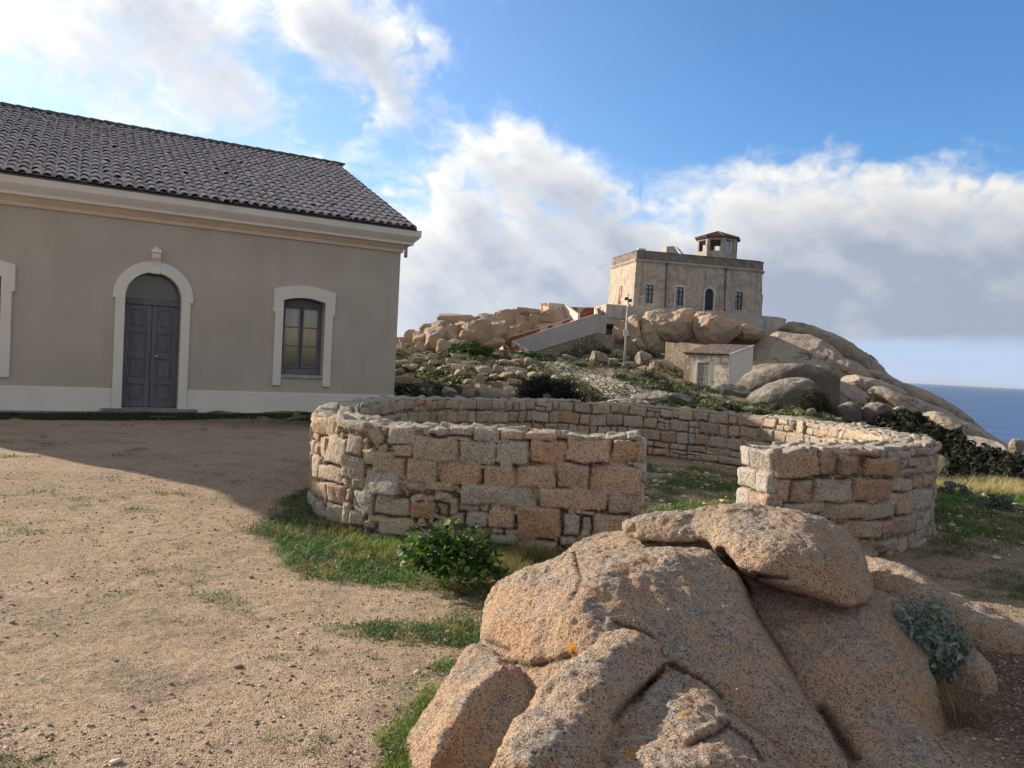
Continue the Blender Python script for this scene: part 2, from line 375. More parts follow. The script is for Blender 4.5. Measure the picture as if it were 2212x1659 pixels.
# ---------------------------------------------------------------- ground
CTRL = np.array([(x, y, 0.) for x in (-40, -30, -22, -15, -10, -6, -3, 0, 2.5) for y in (-6, -2, 1, 4, 7, 10, 13, 16)] +
 [(-1.5, 6.6, -.09), (-.5, 6.3, -.10), (.6, 6.1, -.10), (2, 6.2, -.08), (-1, 5.6, -.06), (2.35, 3.5, -.13), (2.2, 3.0, -.13), (2.5, 4.0, -.11), (1.9, 2.6, -.13), (2.9, 3.2, -.10), (2.1, 3.7, -.13)] +
 [(4.5, 5, 0), (4, 2.5, 0), (5.5, 8, 0), (5, 11, 0), (4.5, 13.5, 0), (2, 15.5, .02), (7, 5, -.06), (7, 10, 0), (8, 13, .02), (6.5, 13.2, .0), (9.5, 12.8, .0), (8, 14.6, -.5), (10, 14.9, -.6), (6.6, 14.8, -.25), (11, 12, -.1), (13, 9, -.9), (12, 5, -.5), (9, 3, -.15), (16, 14, -2.2),
  (7.5, 16.5, -.7), (10, 17, -.8), (4.5, 16.5, -.1), (12.5, 19, -1.6), (17, 20, -2.6), (18, 10, -3), (25, 20, -5), (30, 30, -6), (22, 30, -3.6), (40, 10, -12), (40, 35, -9),
  (0, 18, .08), (0, 22, .25), (-4, 25, .5), (4, 20, .12), (6, 25, .2), (8, 21, -.3), (-1.6, 30, .7), (0, 40, 1.0), (-5, 45, 1.2), (5, 40, .9), (9, 42, .6), (12, 35, .0), (14, 28, -.7),
  (13, 50, .3), (14, 55, .25), (16, 53, -.1), (19, 57, -.5), (17, 60, .3), (10, 60, 1.4), (9, 62, 1.75), (4, 62, 1.75), (11, 66, 2.0), (0, 68, 2.2), (0, 60, 1.8), (-8, 60, 1.8), (-12, 68, 2.3),
  (-6, 72, 2.4), (-14, 76, 3.0), (-20, 70, 3), (0, 80, 2.5), (-6, 82, 3.4), (2, 90, 4.2), (7, 78, 2.3), (5, 90, 4.8), (8, 94, 6.8), (12, 84, 2.9), (13, 78, 2.2),
  (14, 94, 7.2), (20, 97, 7.6), (20, 112, 8), (32, 100, 7.4), (30, 112, 8), (14, 88.5, 3.6), (22, 88, 3.6), (30, 91, 4.6), (20, 80, 2.2), (14, 73, 1.9), (20, 70, 1.6), (25, 72, 1.6), (28, 80, 2.8),
  (37, 92, 3.4), (36, 82, 1.0), (36, 75, -1.2), (38, 70, -3.6), (38, 64, -5.5), (36, 55, -6), (30, 60, -2.2), (26, 62, -.8), (24, 50, -2.2), (30, 45, -4.5), (20, 42, -1.6), (19, 36, -1.6),
  (46, 95, -4), (50, 85, -10), (50, 70, -14), (50, 55, -16), (48, 45, -16), (60, 60, -24), (60, 100, -24), (48, 112, -4), (60, 125, -24), (30, 130, -16), (0, 130, -14), (-30, 125, -10), (0, 108, 2), (-20, 100, 2), (-45, 80, 2),
  (-60, 120, -16), (-60, 60, -2), (-30, 40, 1.5), (-20, 25, .6), (-45, 20, 0), (-60, 0, -2), (60, 0, -20), (70, 20, -24), (-25, 55, 2.5)])
def tz0(x, y):
    x = np.asarray(x, float); y = np.asarray(y, float); sh = x.shape; P = np.stack([x.ravel(), y.ravel()], 1); out = np.empty(len(P))
    for i in range(0, len(P), 20000):
        q = P[i:i+20000]; d2 = ((q[:, None, :]-CTRL[None, :, :2])**2).sum(2)
        sc = 1.2+.0022*(CTRL[None, :, 1].clip(0))**2*.25
        w = 1/(d2+sc)**2.2; out[i:i+20000] = (w*CTRL[None, :, 2]).sum(1)/w.sum(1)
    return out.reshape(sh)
def terr(x, y):
    """height of the ground"""
    x = np.asarray(x, float); y = np.asarray(y, float); z = tz0(x, y)
    P = np.stack([x, y, np.zeros_like(x)], -1)
    yard = 1-sm(15.5, 19, y)*1.0; yard = np.minimum(yard, 1-sm(7.5, 11, x))
    rough = 1-np.clip(yard, 0, 1)
    z = z+rough*(.35*fbm(P*.33, 4, 3)+.12*fbm(P*1.3, 4, 5))+sm(58, 75, y)*.5*fbm(P*.2, 4, 8)
    z = z+.025*fbm(P*.8, 3, 11)*(1-rough)
    near = 1-sm(9, 16, y)
    soil = sm(1.8, 3.2, x)
    z = z+near*(.004+.006*soil)*fbm(P*9, 3, 12)+near*.006*fbm(P*30, 2, 13)+near*.010*fbm(P*3.3, 3, 14)
    return z
def axis(segs):
    r = []
    for a, b, d0, d1 in segs:
        x = a
        while x < b: r.append(x); k = (x-a)/(b-a); x += d0*(d1/d0)**k
    return np.array(r)
gx = axis([(-90, -30, 3, 1.2), (-30, -8, 1.0, .12), (-8, -3.2, .10, .045), (-3.2, 3.4, .022, .022), (3.4, 9, .03, .10), (9, 45, .12, .8), (45, 110, 1, 3)])
gy = axis([(-12, 1.5, 1.5, .15), (1.5, 2.2, .08, .025), (2.2, 5, .018, .024), (5, 10, .024, .06), (10, 18, .06, .14), (18, 60, .14, .5), (60, 135, .5, 1.2)])
GX, GY = np.meshgrid(gx, gy, indexing='ij'); GZ = terr(GX, GY)
GP = np.stack([GX, GY, GZ], -1).reshape(-1, 3)
def inpoly(px, py, poly):
    r = np.zeros(px.shape, bool); n = len(poly)
    for i in range(n):
        x1, y1 = poly[i]; x2, y2 = poly[(i+1) % n]
        if y1 == y2: continue
        c = ((y1 > py) != (y2 > py)) & (px < (x2-x1)*(py-y1)/(y2-y1)+x1); r ^= c
    return r
def gpoly(*pts): return [tuple(gz(px, py)[:2]) for px, py in pts]          # outline on the flat yard, metres
G_WALL = gpoly((558, 1135), (600, 1075), (690, 1045), (760, 1080), (800, 1140), (1060, 1165), (1300, 1170), (1300, 1215), (1100, 1240), (1055, 1275), (930, 1262), (830, 1250), (700, 1232), (600, 1200))
G_MID = gpoly((690, 1330), (800, 1310), (900, 1330), (960, 1318), (1060, 1320), (1060, 1375), (1000, 1392), (860, 1388), (740, 1370))
G_LOW = gpoly((760, 1470), (850, 1440), (980, 1420), (1010, 1440), (930, 1490), (880, 1530), (780, 1540), (800, 1500))
G_ROCK = gpoly((850, 1560), (905, 1480), (960, 1450), (960, 1659), (800, 1659), (830, 1600))
def near_poly(x, y, poly, soft):
    """1 inside the outline, falling to 0 over `soft` metres outside"""
    P = np.stack([x, y], -1); d = np.full(x.shape, 1e9); n = len(poly)
    for i in range(n):
        a = np.array(poly[i]); b = np.array(poly[(i+1) % n]); ab = b-a
        t = np.clip(((P-a)@ab)/(ab@ab+1e-9), 0, 1); d = np.minimum(d, np.linalg.norm(P-(a+t[..., None]*ab), axis=-1))
    ins = inpoly(x, y, poly); d = np.where(ins, -d, d)
    return 1-sm(-soft, soft, d)
HP0 = np.array([-8.12, 17.01, 0.]); HPH = R(29.365); HD = np.array([math.cos(HPH), math.sin(HPH)]); HN = np.array([-HD[1], HD[0]])
def grass_density(x, y):
    """0..1 cover of low weeds on the flat ground"""
    P = np.stack([x, y, np.zeros_like(x)], -1); n = fbm(P*2.2, 4, 21); n2 = fbm(P*7, 3, 22)
    d = near_poly(x, y, G_WALL, .25)*1.15
    d = np.maximum(d, near_poly(x, y, G_MID, .18)*.85); d = np.maximum(d, near_poly(x, y, G_LOW, .15)*.62); d = np.maximum(d, near_poly(x, y, G_ROCK, .12)*1.0)
    inner = 1-sm(2.9, 3.5, np.hypot(x-1.25, (y-10.1)*.95)); d = np.maximum(d, inner*.68)
    right = sm(3.6, 4.6, x-.12*(y-7))*sm(4.6, 6.2, y); d = np.maximum(d, right*(.55+.35*sm(7, 9.5, y)))
    f = (x-HP0[0])*HN[0]+(y-HP0[1])*HN[1]; d = np.maximum(d, sm(-1.45, -.9, f)*(1-sm(-.45, -.35, f))*1.0)
    d = np.maximum(d, sm(13.6, 16, y)*sm(-1, 1, x)*.9)
    spr = sm(-1.6, 0, x)*(1-sm(6, 8, y))*sm(-.35, .2, n)*.28; d = np.maximum(d, spr*(1-sm(1.9, 2.4, x)))
    return np.clip(d*1.45-.40+n*1.05+n2*.5, 0, 1)
PX, PY = proj(GP); PXY_ok = GP[:, 1] > 2
PATHPOLY = [(1168, 783), (1215, 783), (1290, 805), (1345, 826), (1420, 850), (1400, 880), (1325, 880), (1290, 850), (1230, 815)]
def ground_cols():
    x, y = GP[:, 0], GP[:, 1]; P = GP*[1, 1, 0]
    n1 = fbm(P*.5, 4, 31); n2 = fbm(P*2.5, 4, 32); n3 = fbm(P*9, 3, 33)
    def mixc(a, b, k): return a*(1-k[:, None])+b*k[:, None]
    c = np.tile(np.array([.57, .44, .33]), (len(P), 1))
    c = mixc(c, np.array([.40, .32, .245]), sm(-.15, .5, n2)*.7); c = mixc(c, np.array([.56, .44, .33]), sm(.0, .6, n1)*.6)
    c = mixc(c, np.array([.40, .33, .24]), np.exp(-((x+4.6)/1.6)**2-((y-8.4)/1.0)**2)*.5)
    soil = sm(1.9, 2.6, x+.25*n1)*(1-sm(5.0, 6.4, y)); c = mixc(c, np.array([.20, .135, .095]), soil)
    rp = sm(2.4, 3.4, x)*sm(4.6, 5.4, y)*(1-sm(7.5, 9.5, y)); c = mixc(c, np.array([.40, .31, .23]), rp*.8)
    g = grass_density(x, y)*(1-sm(15.5, 19, y)); c = mixc(c, np.array([.085, .10, .04]), np.clip(g*1.2, 0, 1)*.85)
    hill = sm(14.5, 17, y)
    h = np.tile(np.array([.20, .185, .12]), (len(P), 1)); h = mixc(h, np.array([.34, .29, .22]), sm(-.1, .35, n2)); h = mixc(h, np.array([.11, .12, .06]), sm(.0, .4, n1+.5*n3))
    h = mixc(h, np.array([.38, .33, .27]), sm(60, 78, y)*.6)
    c = mixc(c, h, hill)
    pm = inpoly(PX, PY, PATHPOLY) & (y > 17) & (y < 72); c = mixc(c, np.array([.37, .34, .295]), pm*.9)
    return np.clip(c*(1+.12*n3[:, None]), .02, .9)
def f_ground(N, b, o):
    a = N.new('ShaderNodeVertexColor', layer_name='Col').outputs[0]
    f1 = N.noise(o, 60, 5, .7); f2 = N.noise(o, 14, 5, .65); v = N.voro(o, 125); v2 = N.voro(o, 95, out=1)
    s2 = N.new('ShaderNodeSeparateColor'); N.l.new(v2, s2.inputs[0])
    k = N.mapr(f1, .3, .7, .72, 1.25); c = N.vec('MULTIPLY', a, N.comb(k, k, k))
    c = N.mix(N.mapr(s2.outputs[0], .78, .88, 0, .7), c, N.vec('MULTIPLY', a, (.38, .40, .44)))
    c = N.mix(N.mapr(s2.outputs[1], .8, .88, 0, .5), c, (.66, .58, .50))
    k2 = N.mapr(f2, .35, .7, 1.1, .8); c = N.vec('MULTIPLY', c, N.comb(k2, k2, k2))
    N.l.new(c, b.inputs['Base Color'])
    h = N.math('ADD', N.math('MULTIPLY', v, -1.0), N.math('ADD', N.math('MULTIPLY', f1, 1.2), N.math('MULTIPLY', f2, 2.0)))
    bump(N, b, h, 1.0, .017)
M['ground'] = material('sandy_granite_gravel', f_ground, .97, .08)
_gc = ground_cols()
# cobbles of the old path rise a little
pm = inpoly(PX, PY, PATHPOLY) & (GP[:, 1] > 17) & (GP[:, 1] < 72)
GP[:, 2] += pm*(.04+.035*vnoise(GP*[4, 4, 0], 77))
def f_cob(N, b, o):
    p = N.vec('ADD', o, N.vec('MULTIPLY', N.noise(o, 1.5, 3, out=1), (.3, .3, .3))); v = N.voro(p, 2.6, 'DISTANCE_TO_EDGE'); cc = N.voro(p, 2.6, out=1); s2 = N.new('ShaderNodeSeparateColor'); N.l.new(cc, s2.inputs[0])
    c = N.mix(s2.outputs[0], (.30, .27, .23), (.46, .41, .34)); c = N.mix(N.mapr(v, .10, .03), c, (.07, .08, .045)); c = N.mix(N.mapr(N.noise(o, .5, 4), .55, .7, 0, .7), c, (.12, .125, .07)); N.l.new(c, b.inputs['Base Color'])
    bump(N, b, N.mapr(v, 0, .15), 1.0, .12)
M['cobble'] = material('old_cobbles', f_cob, .95, .1)
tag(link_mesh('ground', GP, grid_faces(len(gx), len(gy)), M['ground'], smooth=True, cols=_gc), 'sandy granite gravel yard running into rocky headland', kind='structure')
_gf = grid_faces(len(gx), len(gy)); _pf = _gf[pm[_gf].all(1)]; _u, _inv = np.unique(_pf, return_inverse=True)
tag(link_mesh('path', GP[_u]+[0, 0, .03], _inv.reshape(_pf.shape), M['cobble'], smooth=True), 'old cobbled path climbing from the ring wall to the foot of the stair', kind='structure')
_tzx, _tzy = gx, gy; _TG = GP[:, 2].reshape(len(gx), len(gy))
def gh(x, y):
    """fast bilinear ground height"""
    x = np.asarray(x, float); y = np.asarray(y, float)
    i = np.clip(np.searchsorted(gx, x)-1, 0, len(gx)-2); j = np.clip(np.searchsorted(gy, y)-1, 0, len(gy)-2)
    u = (x-gx[i])/(gx[i+1]-gx[i]); v = (y-gy[j])/(gy[j+1]-gy[j]); T = _TG
    return T[i, j]*(1-u)*(1-v)+T[i+1, j]*u*(1-v)+T[i, j+1]*(1-u)*v+T[i+1, j+1]*u*v
def hit(px, py, y0=14., y1=110.):
    """where the line of sight through a pixel first meets the ground beyond y0"""
    d = ray(px, py); ys = np.arange(y0, y1, .15); P = CAM+d*(ys/d[1])[:, None]
    k = np.nonzero(P[:, 2] <= gh(P[:, 0], P[:, 1]))[0]
    return P[k[0]] if len(k) else None
# ---------------------------------------------------------------- house with the arched door
def tile_roof(name, length, slope_len, parent, M4, pitch=.215, rows=20, seed=1, r0=.098, cols=((.46, .37, .37), (.40, .37, .40), (.52, .45, .44)), odd=True, s0=0.):
    """barrel tiles on a plane: local x along the eaves, y up the slope, z out of it; M4 = placement"""
    rg = np.random.default_rng(seed); nx = int(length/pitch); ex = slope_len/rows; n = 9
    V = []; Fc = []; Cc = []; base = 0
    th = np.linspace(0, math.pi, n)
    fq = []
    for k in range(n-1): fq += [(k, k+1, n+k+1, n+k), (2*n+k, 3*n+k, 3*n+k+1, 2*n+k+1), (k, 2*n+k, 2*n+k+1, k+1)]
    fq = np.array(fq)
    ii, jj = np.meshgrid(np.arange(nx), np.arange(rows), indexing='ij'); ii = ii.ravel(); jj = jj.ravel(); T = len(ii)
    cx = s0+(ii+.5)*(length/nx)+rg.normal(0, .006, T); y0 = jj*ex+rg.normal(0, .014, T)-.02; L = ex*1.14
    ra = r0*rg.uniform(.94, 1.06, T); yaw = rg.normal(0, .018, T); slip = (rg.random(T) < .012)*odd; y0 = y0-slip*.07; yaw = yaw+slip*rg.normal(0, .12, T)
    rings = []
    for yy, rr, zz in ((0, 1.0, .030), (L, .82, .0), (0, .86, .030), (L, .70, .0)):
        X = cx[:, None]-np.cos(th)[None]*(ra*rr)[:, None]-yaw[:, None]*yy; Y = np.repeat((y0+yy)[:, None], n, 1); Z = zz+np.sin(th)[None]*(ra*rr)[:, None]*.82
        rings.append(np.stack([X, Y, Z+0*X], -1))
    V = np.concatenate(rings, 1).reshape(-1, 3)
    Fc = (fq[None]+(np.arange(T)*4*n)[:, None, None]).reshape(-1, 4)
    pal = np.array(cols); c = pal[rg.integers(0, len(pal), T)]*rg.uniform(.75, 1.2, (T, 1))
    red = rg.random(T) < .012; c[red] = (.33, .17, .12)
    C_ = np.repeat(c, 4*n, 0)
    # the pans below: one concave sheet
    xs = np.linspace(s0, s0+length, nx*6+1); ys = np.linspace(-.02, slope_len, rows*2+1)
    XX, YY = np.meshgrid(xs, ys, indexing='ij'); ZZ = .02+.035*np.cos((XX-s0)/(length/nx)*2*math.pi+math.pi)*-1*0-.0+.02*np.abs(np.sin((XX-s0)/(length/nx)*math.pi))*-1
    b = len(V); V = np.concatenate([V, np.stack([XX, YY, ZZ+.02], -1).reshape(-1, 3)]); Fc = np.concatenate([Fc, grid_faces(len(xs), len(ys))+b]); C_ = np.concatenate([C_, np.tile([.12, .10, .10], (XX.size, 1))])
    V4 = np.concatenate([V, np.ones((len(V), 1))], 1)@np.array(M4).T
    return link_mesh(name, V4[:, :3], Fc, M['tile'], parent, True, C_)
def slope_matrix(origin, xdir, up):
    """frame with x = xdir, y = up the slope"""
    x = Vector(xdir).normalized(); y = Vector(up).normalized(); z = x.cross(y); m_ = Matrix.Identity(4)
    for i in range(3): m_[i][0] = x[i]; m_[i][1] = y[i]; m_[i][2] = z[i]; m_[i][3] = origin[i]
    return m_
def strip_wall(mb, x0, x1, zb, zt, ops, th=.5):
    """wall in the xz plane at y=0 (outside towards -y) with openings (xc, half, z0, zs, rise); reveals th deep"""
    br = {x0, x1}; N_ = 20
    for xc, hw, z0, zs, ri in ops: br |= {xc-hw+2*hw*k/N_ for k in range(N_+1)}
    br = sorted(br)
    def top(o, x):
        xc, hw, z0, zs, ri = o; u = max(0, 1-((x-xc)/hw)**2)
        return zs+ri*(math.sqrt(u) if ri > .4*hw else u)
    for a, b in zip(br[:-1], br[1:]):
        if b-a < 1e-6: continue
        o = next((o for o in ops if abs((a+b)/2-o[0]) < o[1]), None)
        if o is None: mb.add([(a, 0, zb), (b, 0, zb), (b, 0, zt), (a, 0, zt)], [(0, 1, 2, 3)]); continue
        ta, tb = top(o, a), top(o, b)
        if o[2] > zb+1e-4: mb.add([(a, 0, zb), (b, 0, zb), (b, 0, o[2]), (a, 0, o[2])], [(0, 1, 2, 3)])
        mb.add([(a, 0, ta), (b, 0, tb), (b, 0, zt), (a, 0, zt)], [(0, 1, 2, 3)])
        mb.add([(a, 0, ta), (b, 0, tb), (b, th, tb), (a, th, ta)], [(0, 3, 2, 1)])
        mb.add([(a, 0, o[2]), (b, 0, o[2]), (b, th, o[2]), (a, th, o[2])], [(0, 1, 2, 3)])
    for o in ops:
        xc, hw, z0, zs, ri = o
        for x in (xc-hw, xc+hw): mb.add([(x, 0, z0), (x, th, z0), (x, th, zs), (x, 0, zs)], [(0, 1, 2, 3)])
def build_house():
    h = empty('stone_house', HP0, HPH, 'taupe rendered house with cream trim, arched blue-grey door and barrel tile roof', 'house')
    W2, DEP, ZE = 5.8, 14.0, 4.30
    mb = MB(); ops = [(.03, .57, .13, 2.60, .57), (3.38, .51, 1.0, 2.80, .09), (-3.32, .51, 1.0, 2.80, .09)]
    strip_wall(mb, -W2, W2, -.1, 4.8, ops, .42)
    ZR = 7.95
    for x in (-W2, W2): mb.add([(x, 0, -.3), (x, DEP, -.3), (x, DEP, 4.86), (x, DEP/2, ZR-.12), (x, 0, 4.86)], [(0, 1, 2, 3, 4)])
    mb.add([(-W2, DEP, -.3), (W2, DEP, -.3), (W2, DEP, 4.8), (-W2, DEP, 4.8)], [(0, 1, 2, 3)])
    mb.build('wall', M['stucco'], h)
    d = MB(); d.box(-W2+.1, W2-.1, .5, .6, 0, 4.6); d.build('inner_room', M['dark'], h)
    # plinth, in three runs between the door jambs, and round the gable
    p = MB()
    for a, b in ((-W2-.03, -.73), (.79, W2+.03)): p.box(a, b, -.035, .0, .04, .565)
    p.box(W2, W2+.03, 0, DEP, .04, .565); p.box(-W2-.03, -W2, 0, DEP, .04, .565); p.build('plinth', M['trim'], h, bevel=.008)
    # cornice: mitred profile round the house
    def loft(prof, name, mat):
        V = []; F_ = []
        for off, z in prof: V += [(-W2-off, -off, z), (W2+off, -off, z), (W2+off, DEP+off, z), (-W2-off, DEP+off, z)]
        for i in range(len(prof)-1):
            for k in range(4): F_.append((i*4+k, i*4+(k+1) % 4, (i+1)*4+(k+1) % 4, (i+1)*4+k))
        mb = MB(); mb.add(V, F_); return mb.build(name, mat, h)
    loft([(0, 4.28), (.05, 4.28), (.055, 4.36), (.085, 4.385), (.13, 4.45), (.14, 4.475)], 'moulding', M['trim_warm'])
    loft([(.135, 4.474), (.25, 4.476), (.255, 4.53), (.27, 4.55), (.33, 4.61), (.385, 4.675), (.39, 4.695), (.395, 4.845), (.37, 4.85), (.365, 4.80), (.0, 4.80)], 'cornice', M['trim'])
    # door surround
    n = 24; cx, cz = .03, 2.60
    outer = [(cx-.76, .05), (cx-.76, 2.55), (cx-.815, 2.55)]+[(cx-.815*math.cos(math.pi*k/n), cz+.815*math.sin(math.pi*k/n)) for k in range(n+1)]+[(cx+.815, 2.55), (cx+.76, 2.55), (cx+.76, .05)]
    inner = [(cx-.57, .05), (cx-.57, 2.55), (cx-.57, 2.56)]+[(cx-.57*math.cos(math.pi*k/n), cz+.57*math.sin(math.pi*k/n)) for k in range(n+1)]+[(cx+.57, 2.56), (cx+.57, 2.55), (cx+.57, .05)]
    mb = MB(); mb.ring(outer, inner, 'y', -.065, .004)
    # scrolled keystone with a little pointed cap
    key = [(-.0, 3.14), (-.085, 3.14), (-.085, 3.22), (-.075, 3.30), (-.10, 3.42), (-.16, 3.48), (-.175, 3.55), (-.16, 3.60), (0, 3.60)]
    surround = mb.build('door_surround', M['trim'], h, bevel=.006)
    k = MB(); k.prism(key, 'x', cx-.08, cx+.10)
    k.add([(cx-.10, -.20, 3.60), (cx+.12, -.20, 3.60), (cx+.12, 0, 3.60), (cx-.10, 0, 3.60), (cx-.085, -.18, 3.66), (cx+.105, -.18, 3.66), (cx+.105, 0, 3.66), (cx-.085, 0, 3.66), (cx+.01, -.06, 3.76), (cx+.01, -.0, 3.76)],
          [(0, 1, 5, 4), (1, 2, 6, 5), (0, 4, 7, 3), (4, 5, 8), (5, 6, 9, 8), (7, 4, 8, 9), (0, 3, 2, 1)])
    k.build('keystone', M['trim'], surround, bevel=.01)
    # door leaves
    y = .34
    dr = MB(); dr.box(cx-.57, cx+.57, y, y+.05, .135, 2.45); door = dr.build('door', M['bluewood'], h)
    for sx in (-1, 1):
        lf = MB(); x0, x1 = (cx-.56, cx-.008) if sx < 0 else (cx+.008, cx+.56)
        zs = [.15, .72, 1.30, 1.88, 2.44]; y1 = y-.028
        lf.box(x0, x0+.095, y1, y-.001, .15, 2.44); lf.box(x1-.105, x1, y1, y-.001, .15, 2.44)
        for i, z in enumerate(zs): lf.box(x0+.095, x1-.105, y1+.003, y-.001, z-(.06 if 0 < i < 4 else 0) if i < 4 else z-.10, z+(.06 if i < 4 else 0) if i else z+.13)
        for a, b in zip(zs[:-1], zs[1:]): lf.box(x0+.15, x1-.16, y-.016, y-.001, a+(.17 if a < .2 else .11), b-(.15 if b > 2.4 else .11))
        lf.build('door_leaf', M['bluewood'], door, bevel=.006)
    MB().box(cx-.57, cx+.57, y-.045, y+.05, 2.455, 2.60).build('transom', M['bluewood'], h, bevel=.01)
    fan = [(cx-.565*math.cos(math.pi*q/n), 2.60+.565*math.sin(math.pi*q/n)) for q in range(n+1)]
    MB().prism(fan, 'y', y+.01, y+.03).build('fanlight', M['glass'], h)
    kn = MB(); kn.tube([(cx+.14, y-.03, 1.30), (cx+.14, y-.075, 1.30)], .012, 8); kn.tube([(cx+.08, y-.08, 1.30), (cx+.16, y-.085, 1.305)], [.022, .026], 10); kn.build('handle', M['brass'], door, True)
    MB().box(cx-.97, cx+.97, -.36, .05, .04, .135).build('doorstep', M['kerb'], h, bevel=.012)
    kb = MB(); kb.box(-W2-.5, W2+.5, -.48, -.0, -.3, .055); kb.build('pavement_edge', M['kerb'], h, bevel=.015)
    # windows
    for wx in (3.38, -3.32):
        N_ = 16; e = .75
        def arc(hw, z0, ri): return [(wx-hw+2*hw*q/N_, z0+ri*(1-(1-2*q/N_)**2)) for q in range(N_+1)]
        o_ = [(wx-.70, .74), (wx-.70, 2.51), (wx-e, 2.51)]+arc(e, 3.06, .12)+[(wx+e, 2.51), (wx+.70, 2.51), (wx+.70, .74)]
        i_ = [(wx-.51, .74), (wx-.51, 2.51), (wx-.51, 2.52)]+arc(.51, 2.80, .09)+[(wx+.51, 2.52), (wx+.51, 2.51), (wx+.51, .74)]
        # below the sill the band is only two feet: keep the inner edge of the legs
        mb = MB(); mb.ring(o_, i_, 'y', -.06, .004)
        w = mb.build('window_surround', M['trim'], h, bevel=.006)
        MB().box(wx-.508, wx+.508, -.05, .30, .93, 1.005).build('sill', M['sill'], w, bevel=.008)
        fy = .24; fr = MB()
        fr.box(wx-.50, wx-.44, fy, fy+.06, 1.02, 2.80); fr.box(wx+.44, wx+.50, fy, fy+.06, 1.02, 2.80); fr.box(wx-.44, wx+.44, fy+.002, fy+.058, 1.01, 1.16)
        fr.prism([(wx-.44, 2.68), (wx+.44, 2.68)]+[(wx+.44-.88*q/8, 2.80+.075*(1-(1-2*q/8)**2)) for q in range(9)], 'y', fy+.002, fy+.058)
        wf = fr.build('window_frame', M['bluewood'], h, bevel=.005)
        for sx in (-1, 1):
            s = MB(); a, b = (wx-.44, wx-.012) if sx < 0 else (wx+.012, wx+.44); yy = fy-.012
            s.box(a, a+.045, yy, yy+.045, 1.165, 2.675); s.box(b-.05, b, yy, yy+.045, 1.165, 2.675)
            s.box(a+.045, b-.05, yy+.002, yy+.043, 1.165, 1.225); s.box(a+.045, b-.05, yy+.002, yy+.043, 2.62, 2.675)
            for z in (1.70, 2.16): s.box(a+.045, b-.05, yy+.006, yy+.035, z, z+.028)
            ca = s.build('casement', M['bluewood'], wf, bevel=.004)
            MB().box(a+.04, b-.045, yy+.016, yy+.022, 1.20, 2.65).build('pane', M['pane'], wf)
    # roof
    ang = math.atan2(ZR-4.87, DEP/2+.42); SL = math.hypot(ZR-4.87, DEP/2+.42); L = 2*W2+.48
    rs = MB()
    for sg in (0, 1):
        ya, yb = (-.40, DEP/2) if sg == 0 else (DEP+.40, DEP/2)
        rs.add([(-W2-.22, ya, 4.82), (W2+.22, ya, 4.82), (W2+.22, yb, ZR-.03), (-W2-.22, yb, ZR-.03), (-W2-.22, ya, 4.86), (W2+.22, ya, 4.86), (W2+.22, yb, ZR+.01), (-W2-.22, yb, ZR+.01)],
               [(0, 1, 2, 3), (4, 5, 6, 7), (0, 1, 5, 4), (1, 2, 6, 5), (0, 3, 7, 4)])
    roof = rs.build('roof', M['tile_under'], h)
    tile_roof('roof_tiles', L, SL, roof, slope_matrix((-L/2, -.42, 4.87), (1, 0, 0), (0, math.cos(ang), math.sin(ang))), seed=3)
    tile_roof('roof_tiles', L, SL, roof, slope_matrix((L/2, DEP+.42, 4.87), (-1, 0, 0), (0, -math.cos(ang), math.sin(ang))), seed=4)
    rt = MB(); rg = np.random.default_rng(5); x = -L/2
    while x < L/2:
        pts = []
        ln = .36
        V = []; m_ = 8
        for xx, r in ((x, .125), (x+ln+.05, .11)):
            for q in range(m_+1): th = math.pi*q/m_; V.append((xx, DEP/2+r*math.cos(th)*1.1, ZR+.03+r*math.sin(th)*.85+rg.normal(0, .001)+(.012 if xx == x else 0)))
        rt.add(V, [(q, q+1, m_+2+q, m_+1+q) for q in range(m_)]+[tuple(range(m_+1))]); x += ln
    rt.build('ridge_tiles', M['tile_under'], roof)
    # mortar verge on the gable edges, gutter outlet
    for sx in (-1, 1):
        v = MB()
        for ya in (-.40, DEP+.40):
            yb = DEP/2
            n_ = 20; xs = (W2+.14)*sx, (W2+.255)*sx
            pts = [(ya+(yb-ya)*q/n_, 4.90+(ZR-4.87)*q/n_+.035+rg.normal(0, .004)) for q in range(n_+1)]
            for (y0_, z0_), (y1_, z1_) in zip(pts[:-1], pts[1:]):
                v.add([(xs[0], y0_, z0_), (xs[1], y0_, z0_-.01), (xs[1], y1_, z1_-.01), (xs[0], y1_, z1_), (xs[0], y0_, z0_-.1), (xs[1], y0_, z0_-.12), (xs[1], y1_, z1_-.12), (xs[0], y1_, z1_-.1)],
                      [(0, 1, 2, 3), (1, 5, 6, 2), (0, 4, 5, 1), (4, 7, 6, 5), (3, 2, 6, 7)])
        v.build('verge', M['tile_under'], roof)
    MB().tube([(W2+.10, -.10, 4.48), (W2+.10, -.10, 4.16)], .045, 12).build('downpipe', M['zinc'], h, True)
def f_sill(N, b, o):
    n = N.noise(o, 9, 6, .7); N.l.new(N.mix(N.mapr(n, .4, .65), (.50, .50, .49), (.22, .23, .25)), b.inputs['Base Color'])
M['sill'] = material('stained_sill', f_sill, .9)
build_house()
